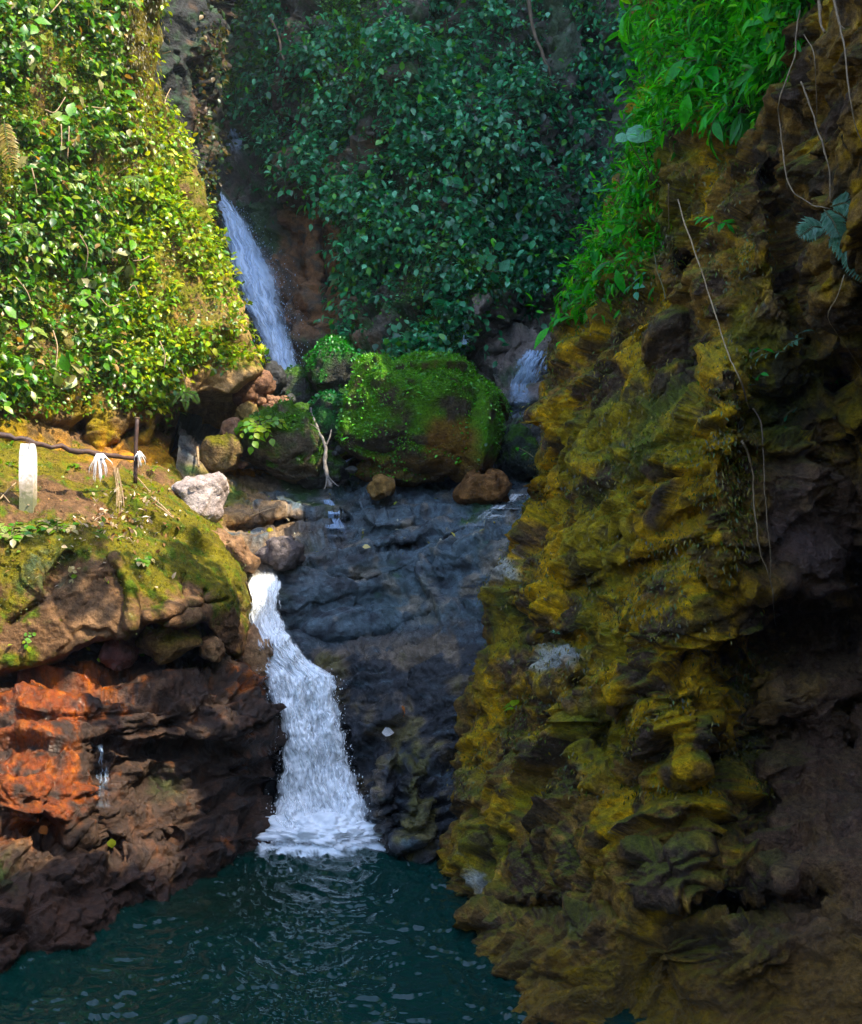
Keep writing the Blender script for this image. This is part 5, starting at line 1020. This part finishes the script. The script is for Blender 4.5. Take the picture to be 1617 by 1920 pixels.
# ------------------------------------------------------------------ vines, roots and twigs
def vine(S, pts, rad, label, mat=M_ROOT, off=.12, name='hanging_root', group=None, r1=None):
    W_ = []
    for (x, y) in pts: p, n = on(S, x, y, 0); W_.append(np.array(Wv(x, y, p[1] - off)))
    W_ = np.array(W_)
    for _ in range(2): W_[1:-1, 1] = np.minimum(W_[1:-1, 1], (W_[:-2, 1] + W_[2:, 1]) / 2)
    pr = W_ if len(W_) > 2 else np.array([W_[0], W_.mean(0) + (0.01, 0, -.01), W_[1]])
    # keep each point on its line of sight after smoothing the depth
    for k, (x, y) in enumerate(pts if len(W_) > 2 else []): pr[k] = np.array(Wv(x, y, pr[k, 1]))
    o = tubes(name, [(pr, rad, rad * .6 if r1 is None else r1)], mat, None, pr[0]); o.location = pr[0]; o['label'] = label; o['category'] = name.split('_')[-1]
    if group: o['group'] = group
    return o
vine(RC, [(1500, 20), (1494, 60), (1490, 107), (1474, 150), (1462, 183), (1461, 215), (1464, 248), (1470, 300), (1475, 336), (1490, 362), (1510, 377), (1540, 389), (1561, 393)], .008, 'longest reddish vine curving down to the grey green fern', name='hanging_vine', off=.3)
vine(RC, [(1271, 374), (1290, 435), (1313, 500), (1340, 585), (1366, 664), (1384, 705), (1406, 766)], .008, 'straight taut vine crossing the mossy face from the undergrowth to the bright seedling', M_TWIG, .2, 'hanging_vine', None, .007)
vine(RC, [(1391, 827), (1404, 855), (1412, 883), (1413, 930), (1417, 968), (1422, 1010), (1429, 1043), (1440, 1075), (1446, 1099), (1450, 1130), (1455, 1174)], .011, 'long pale root dangling in front of the wet purple rock', off=.2, r1=.004)
vine(RC, [(1412, 766), (1424, 785), (1429, 804), (1431, 850), (1433, 902), (1437, 950), (1440, 996), (1446, 1040), (1444, 1090)], .008, 'thin straight root hanging beside the long pale root', off=.22, r1=.004)
vine(RC, [(1502, 153), (1518, 195), (1534, 244), (1547, 285), (1555, 324), (1557, 380)], .009, 'bare root slanting down above the grey green fern', off=.25)
vine(RC, [(1508, 65), (1525, 95), (1530, 150), (1532, 229)], .005, 'thin root hanging straight from the dark rock top', off=.25)
vine(RC, [(1572, 30), (1584, 95), (1594, 180), (1606, 240), (1617, 267)], .007, 'root running down the outer edge of the dark cliff top', off=.25)
vine(RC, [(1254, 345), (1254, 390), (1255, 435)], .008, 'short stub of root under the pale heart leaf', off=.1)
vine(RC, [(1223, 454), (1228, 480), (1233, 508), (1244, 540), (1248, 561)], .007, 'leafless vine drooping from the lower undergrowth', M_STEM, .15, 'hanging_vine')
vine(RC, [(1584, 515), (1570, 555), (1553, 595), (1580, 640), (1617, 694)], .004, 'hair thin vine angled across the darkest rock', M_TWIG, .2, 'hanging_vine')
vine(RC, [(1535, -20), (1538, 20), (1540, 42), (1546, 60)], .016, 'thick reddish root stump at the top of the dark cliff', off=.15)
vine(RC, [(1558, -20), (1568, 20), (1574, 45), (1586, 55)], .012, 'bent pale root beside the reddish root stump', off=.18)
vine(CC, [(990, -10), (1000, 60), (1030, 130), (1048, 200)], .05, 'dark trunk like liana on the upper shaded cliff', M_BARK, .5, 'climbing_liana')
vine(CC, [(505, 30), (520, 60), (530, 110), (535, 150)], .04, 'dark curved branch at the top of the shaded cliff', M_BARK, .6, 'branch')
for k, pts in enumerate([[(162, 200), (190, 203), (228, 214)], [(85, 206), (104, 210), (123, 182)], [(115, 233), (116, 262), (114, 295)], [(130, 237), (129, 265), (127, 297)], [(182, 376), (194, 388), (206, 400)], [(309, 194), (313, 180), (320, 166)], [(305, 101), (312, 99), (320, 96)],
                         [(220, 325), (232, 318), (240, 312)], [(240, 545), (252, 535), (262, 560)], [(95, 25), (112, 5), (122, -8)], [(60, 315), (66, 340), (70, 365)], [(340, 690), (346, 710), (350, 730)], [(280, 480), (268, 487), (250, 489)], [(30, 520), (50, 545), (60, 570)], [(150, 440), (165, 470), (160, 510)], [(190, 560), (205, 575), (225, 570)], [(100, 620), (108, 650), (105, 690)], [(300, 640), (310, 665), (308, 690)]]):
    vine(LC, pts, .012, 'bare pale twig sticking out of the leaves on the sunlit cliff', M_TWIG, .45, 'bare_twig', 'bare twigs on the sunlit cliff')

# ------------------------------------------------------------------ railing, rags and sticks by the path
pb, _ = on(LB, 53, 944); pb = np.array(Wv(53, 944, pb[1])); Yp = pb[1]
t = thing('railing_post', 'short whitewashed concrete post carrying the pipe rail', 'post', pb)
hh = 112 / F * Yp; ww = 26 / F * Yp
bm = bmesh.new(); bmesh.ops.create_cube(bm, size=1); bmesh.ops.scale(bm, vec=(ww, ww * .85, hh + .3), verts=bm.verts); bmesh.ops.translate(bm, vec=(0, 0, hh / 2 - .15), verts=bm.verts)
bmesh.ops.subdivide_edges(bm, edges=bm.edges, cuts=7, use_grid_fill=True)
for v in bm.verts:
    h = v.co.z / hh; v.co.x *= 1 - .18 * max(0, h - .82) / .18; v.co.y *= 1 - .18 * max(0, h - .82) / .18
    from mathutils import noise as mn
    v.co += Vector(mn.noise_vector(v.co * 9)) * .008
me = bpy.data.meshes.new('shaft'); bm.to_mesh(me); bm.free()
m, nt_, b, out = new_mat('whitewashed mossy concrete')
tc = N(nt_, 'ShaderNodeTexCoord'); n1 = N(nt_, 'ShaderNodeTexNoise', Scale=14.0, Detail=8.0, Roughness=.7); nt_.links.new(tc.outputs['Object'], n1.inputs['Vector'])
sx = N(nt_, 'ShaderNodeSeparateXYZ'); nt_.links.new(tc.outputs['Object'], sx.inputs[0])
lv_ = math_n(nt_, 'ADD', mapr(nt_, sx.outputs[2], 0, hh * .55, 0.85, -.15), math_n(nt_, 'MULTIPLY', mapr(nt_, n1.outputs[0], .3, .7, 0, 1), .6)); rp = N(nt_, 'ShaderNodeValToRGB'); nt_.links.new(lv_, rp.inputs[0])
e = rp.color_ramp.elements; e[0].position = .2; e[0].color = (.80, .76, .72, 1); e[1].position = 1.1; e[1].color = (.16, .16, .08, 1); x_ = e.new(.55); x_.color = (.45, .36, .27, 1)
nt_.links.new(rp.outputs[0], b.inputs['Base Color']); b.inputs['Roughness'].default_value = .9
bp = N(nt_, 'ShaderNodeBump', Strength=.6, Distance=.01); nt_.links.new(n1.outputs[0], bp.inputs['Height']); nt_.links.new(bp.outputs[0], b.inputs['Normal'])
link('shaft', me, m, t)
rail = [Wv(-140, 797, Yp - .35), Wv(0, 816, Yp - .08), Wv(52, 826, Yp), Wv(113, 839, Yp + .35), Wv(180, 850, Yp + .8), Wv(252, 858, Yp + 1.3)]
a_ = np.linspace(0, 6.283, 24); ring = [np.array(rail[2]) - pb + np.array([.012 * k / 12 - .01, .06 * math.cos(x), .06 * math.sin(x)]) for k, x in enumerate(a_)]
tubes('wire_tie', [(ring, .005, .005), ([np.array(rail[2]) - pb + (.05, -.07, .03), np.array(rail[2]) - pb + (.06, -.09, -.06), np.array(rail[2]) - pb + (.05, -.1, -.13)], .004, .004)], M_RUST, t)
o = tubes('pipe_rail', [(rail, .042, .038)], M_RUST, None, rail[2]); o.location = rail[2]; o['label'] = 'dark rusty pipe rail sloping down from the whitewashed post'; o['category'] = 'rail'
pu = np.array(Wv(254, 882, Yp + 1.35)); o = thing('upright_pipe', 'thin rusty upright pipe with an open top at the end of the rail', 'pipe', pu)
tubes('shaft', [([(0, 0, -.2), (.01, 0, .35), (.03, 0, .80)], .034, .034)], M_RUST, o); 
a_ = np.linspace(0, 2 * math.pi, 17); tubes('rim', [([(.03 + .034 * math.cos(x), .034 * math.sin(x), .80) for x in a_], .008, .008)], M_ROOT, o)
def rag(px, py, Y, w, h, n, label, seed):
    r = random.Random(seed); og = np.array(Wv(px, py, Y)); t = thing('plastic_rag', label, 'rag', og); paths = []
    for k in range(n):
        x = r.uniform(-w, w); L = h * r.uniform(.4, 1.0); lean = (x * .9 + r.uniform(-.06, .06)); p0 = np.array([x * .35, r.uniform(-.06, .02), .06 * r.random()])
        paths.append(([p0, p0 + (lean * .5, -.03, -L * .35), p0 + (lean * .9, -.02, -L * .7), p0 + (lean, 0, -L)], .012 * r.uniform(.5, 1), .003))
    tubes('strips', paths, M_RAG, t, kind='stuff')
    v, f = ico(3); P = v * (w * .6, .06, .05); P = P + .025 * np.stack([fbm(v * 3, 3, seed=seed + k) for k in range(3)], -1); link('bundle', mk_mesh('bundle', P, f), M_RAG, t)
rag(188, 858, Yp + .72, .13, .40, 22, 'torn white plastic rag dangling in strips from the pipe rail', 1)
rag(262, 853, Yp + 1.28, .06, .22, 12, 'small white plastic scrap knotted where the rail meets the upright pipe', 2)
r = random.Random(4); paths = []
for k in range(11):
    x0, x1 = r.uniform(212, 222), r.uniform(216, 236); ya = Yp + .75; paths.append(([Wv(x0, 875 + r.uniform(-5, 8), ya), Wv((x0 + x1) / 2 + 3, 920, ya - .12), Wv(x1, 955 + r.uniform(-10, 8), ya - .5)], .004, .003))
o = tubes('dry_grass', paths, M_TWIG, None, paths[0][0][0]); o.location = paths[0][0][0]; o['label'] = 'bunch of dry grass stalks hanging below the white plastic rag'; o['category'] = 'dry grass'; o['kind'] = 'stuff'
def stick(S, a, b_, rad, label, mat=M_TWIG, off=.03, name='stick'):
    pa, pc = on(S, *a)[0], on(S, *b_)[0]; A, B = np.array(Wv(*a, pa[1] - off)), np.array(Wv(*b_, pc[1] - off)); o = tubes(name, [([A, (A + B) / 2 + (0, 0, .01), B], rad, rad * .7)], mat, None, A); o.location = A; o['label'] = label; o['category'] = 'stick'
stick(LB, (284, 932), (322, 966), .016, 'upper of two thin sticks lying towards the pale grey boulder'); stick(LB, (290, 945), (326, 972), .013, 'lower of two thin sticks lying towards the pale grey boulder')
stick(LB, (250, 888), (281, 922), .013, 'curved twig lying below the rusty upright pipe'); stick(LB, (0, 936), (30, 905), .013, 'forked dry branch on the bank beside the white post'); stick(LB, (2, 925), (18, 942), .01, 'short dry twig crossing the forked branch')
stick(LB, (462, 1092), (477, 1142), .018, 'dark stick leaning at the brink of the lower waterfall', M_BARK, .08)
stick(RL, (370, 838), (373, 875), .028, 'short upright stake at the mouth of the hollow', M_TWIG, .35, 'stake')
g0 = np.array(Wv(611, 836, 20.6)); t = thing('dry_branch', 'bare grey branch leaning upright against the dark wedge of rock', 'branch', g0)
tubes('trunk', [([np.array(Wv(x, y, Y)) - g0 for x, y, Y in ((583, 765, 20.9), (589, 785, 20.8), (597, 808, 20.7), (611, 836, 20.5), (610, 862, 20.4), (613, 890, 20.3), (619, 914, 20.2))], .022, .05)], M_DRIFT, t)
for pts in ([(597, 808, 20.7), (590, 800, 20.6), (581, 795, 20.5)], [(611, 836, 20.5), (618, 822, 20.5), (622, 805, 20.6)], [(616, 895, 20.25), (626, 905, 20.2), (636, 912, 20.1)], [(614, 893, 20.3), (612, 908, 20.1), (608, 918, 20.0)]):
    tubes('limb', [([np.array(Wv(*q)) - g0 for q in pts], .022, .010)], M_DRIFT, t)
stick(RL, (470, 968), (520, 950), .012, 'thin twig lying on the sunlit part of the ledge')
# single fallen leaves
def fallen(S, px, py, size, colr, label, shape='oval', width=1.4, d=(1, 0, .1), f=(0, -.6, .8), off=.1):
    p, n = on(S, px, py, off); me = leaf_meshes('fallen_leaf', [colr], width, shape)[0]; o = link('fallen_leaf', me, M_PAPERLEAF, label=label, category='leaf'); fr = frame(d, f) @ Matrix.Scale(size, 4); o.matrix_basis = Matrix.Translation(Vector(p) - fr.to_3x3() @ Vector((0, .5, 0))) @ fr
fallen(WR, 316, 1222, .24, (0.62, 0.36, 0.01), 'big bright yellow leaf lying under the lip of the bank', 'oval', 1.8)
fallen(RL, 770, 1335, .19, (0.42, 0.16, 0.07), 'curled russet leaf on the dark striated rock', 'heart', 1.0, (.5, -.45, .75), (0, -.8, .6), .2)
fallen(RL, 728, 1376, .19, (0.55, 0.52, 0.48), 'pale grey leaf stuck to the wet rock beside the lower waterfall', 'oval', 1.6)
fallen(WR, 190, 1242, .15, (0.35, 0.5, 0.03), 'yellow green leaf lying on top of the rust orange rock')
fallen(RL, 690, 1025, .14, (0.5, 0.42, 0.2), 'tan leaf on the top edge of the grey slab')
fallen(RL, 520, 985, .14, (0.55, 0.45, 0.05), 'yellow leaf on the wet dark step of the ledge')
fallen(WR, 205, 1575, .13, (0.12, 0.14, 0.03), 'olive leaf hanging low on the wet wall', d=(.1, 0, -1), f=(.2, -1, .2))
fallen(WR, 92, 1545, .13, (0.3, 0.11, 0.04), 'orange leaf low on the wet wall', d=(.5, 0, -.8), f=(.2, -1, .2))

# ------------------------------------------------------------------ trees on top of the dark cliff, above the frame: their crowns dapple the bank
def tree(x, y, z, h, rad, n, seed, label):
    t = thing('broadleaf_tree', label, 'tree', (x, y, z)); r = np.random.default_rng(seed)
    tubes('trunk', [([(0, 0, -1.5), (-.1, 0, h * .4), (-.4, .1, h * .8)], .16, .07)], M_BARK, t)
    P = []
    for k in range(14):
        a = r.uniform(0, 6.28); e = np.array([-.5 + math.cos(a) * rad * r.uniform(.5, 1), math.sin(a) * rad * r.uniform(.5, 1), h * r.uniform(.6, 1.1)])
        tubes('branch', [([(-.2, .05, h * .45), e * .6 + (0, 0, h * .12), e], .06, .015)], M_BARK, t)
        P.append(e + r.normal(0, rad * .15, (n // 14, 3)))
    P = np.concatenate(P); v, f, c = leaf_cloud(P, r.normal(0, 1, P.shape) - UP * .5, r.normal(0, .5, P.shape) + UP, r.uniform(.22, .42, len(P)), 1.1, palette(len(P), gL[:3], [2, 2, 1]), True)
    link('crown', mk_mesh('crown', v, f, c), M_LEAF, t, kind='stuff')
tree(3.7, 10.7, 11.6, 2.6, 1.5, 480, 1, 'small broadleaf tree on top of the dark cliff')
tree(3.9, 15.2, 14.6, 3.0, 1.6, 900, 2, 'second broadleaf tree behind the first on top of the dark cliff')


# ------------------------------------------------------------------ damp air of the gorge
x0, x1, y0, y1, z0, z1 = -75, 75, -90, 60, -6, 62
V = np.array([(x, y, z) for x in (x0, x1) for y in (y0, y1) for z in (z0, z1)], float)
hz = mk_mesh('haze', V, np.array([(0, 1, 3, 2), (4, 6, 7, 5), (0, 4, 5, 1), (2, 3, 7, 6), (0, 2, 6, 4), (1, 5, 7, 3)]), smooth=False)
m = bpy.data.materials.new('haze'); m.use_nodes = True; t = m.node_tree; t.nodes.clear()
out = t.nodes.new('ShaderNodeOutputMaterial'); pv = t.nodes.new('ShaderNodeVolumePrincipled'); pv.inputs['Color'].default_value = (0.8, 0.9, 1.0, 1); pv.inputs['Density'].default_value = 0.0005; pv.inputs['Anisotropy'].default_value = 0.2
t.links.new(pv.outputs[0], out.inputs['Volume'])
link('haze', hz, m, kind='stuff', label='thin bluish haze filling the gorge')
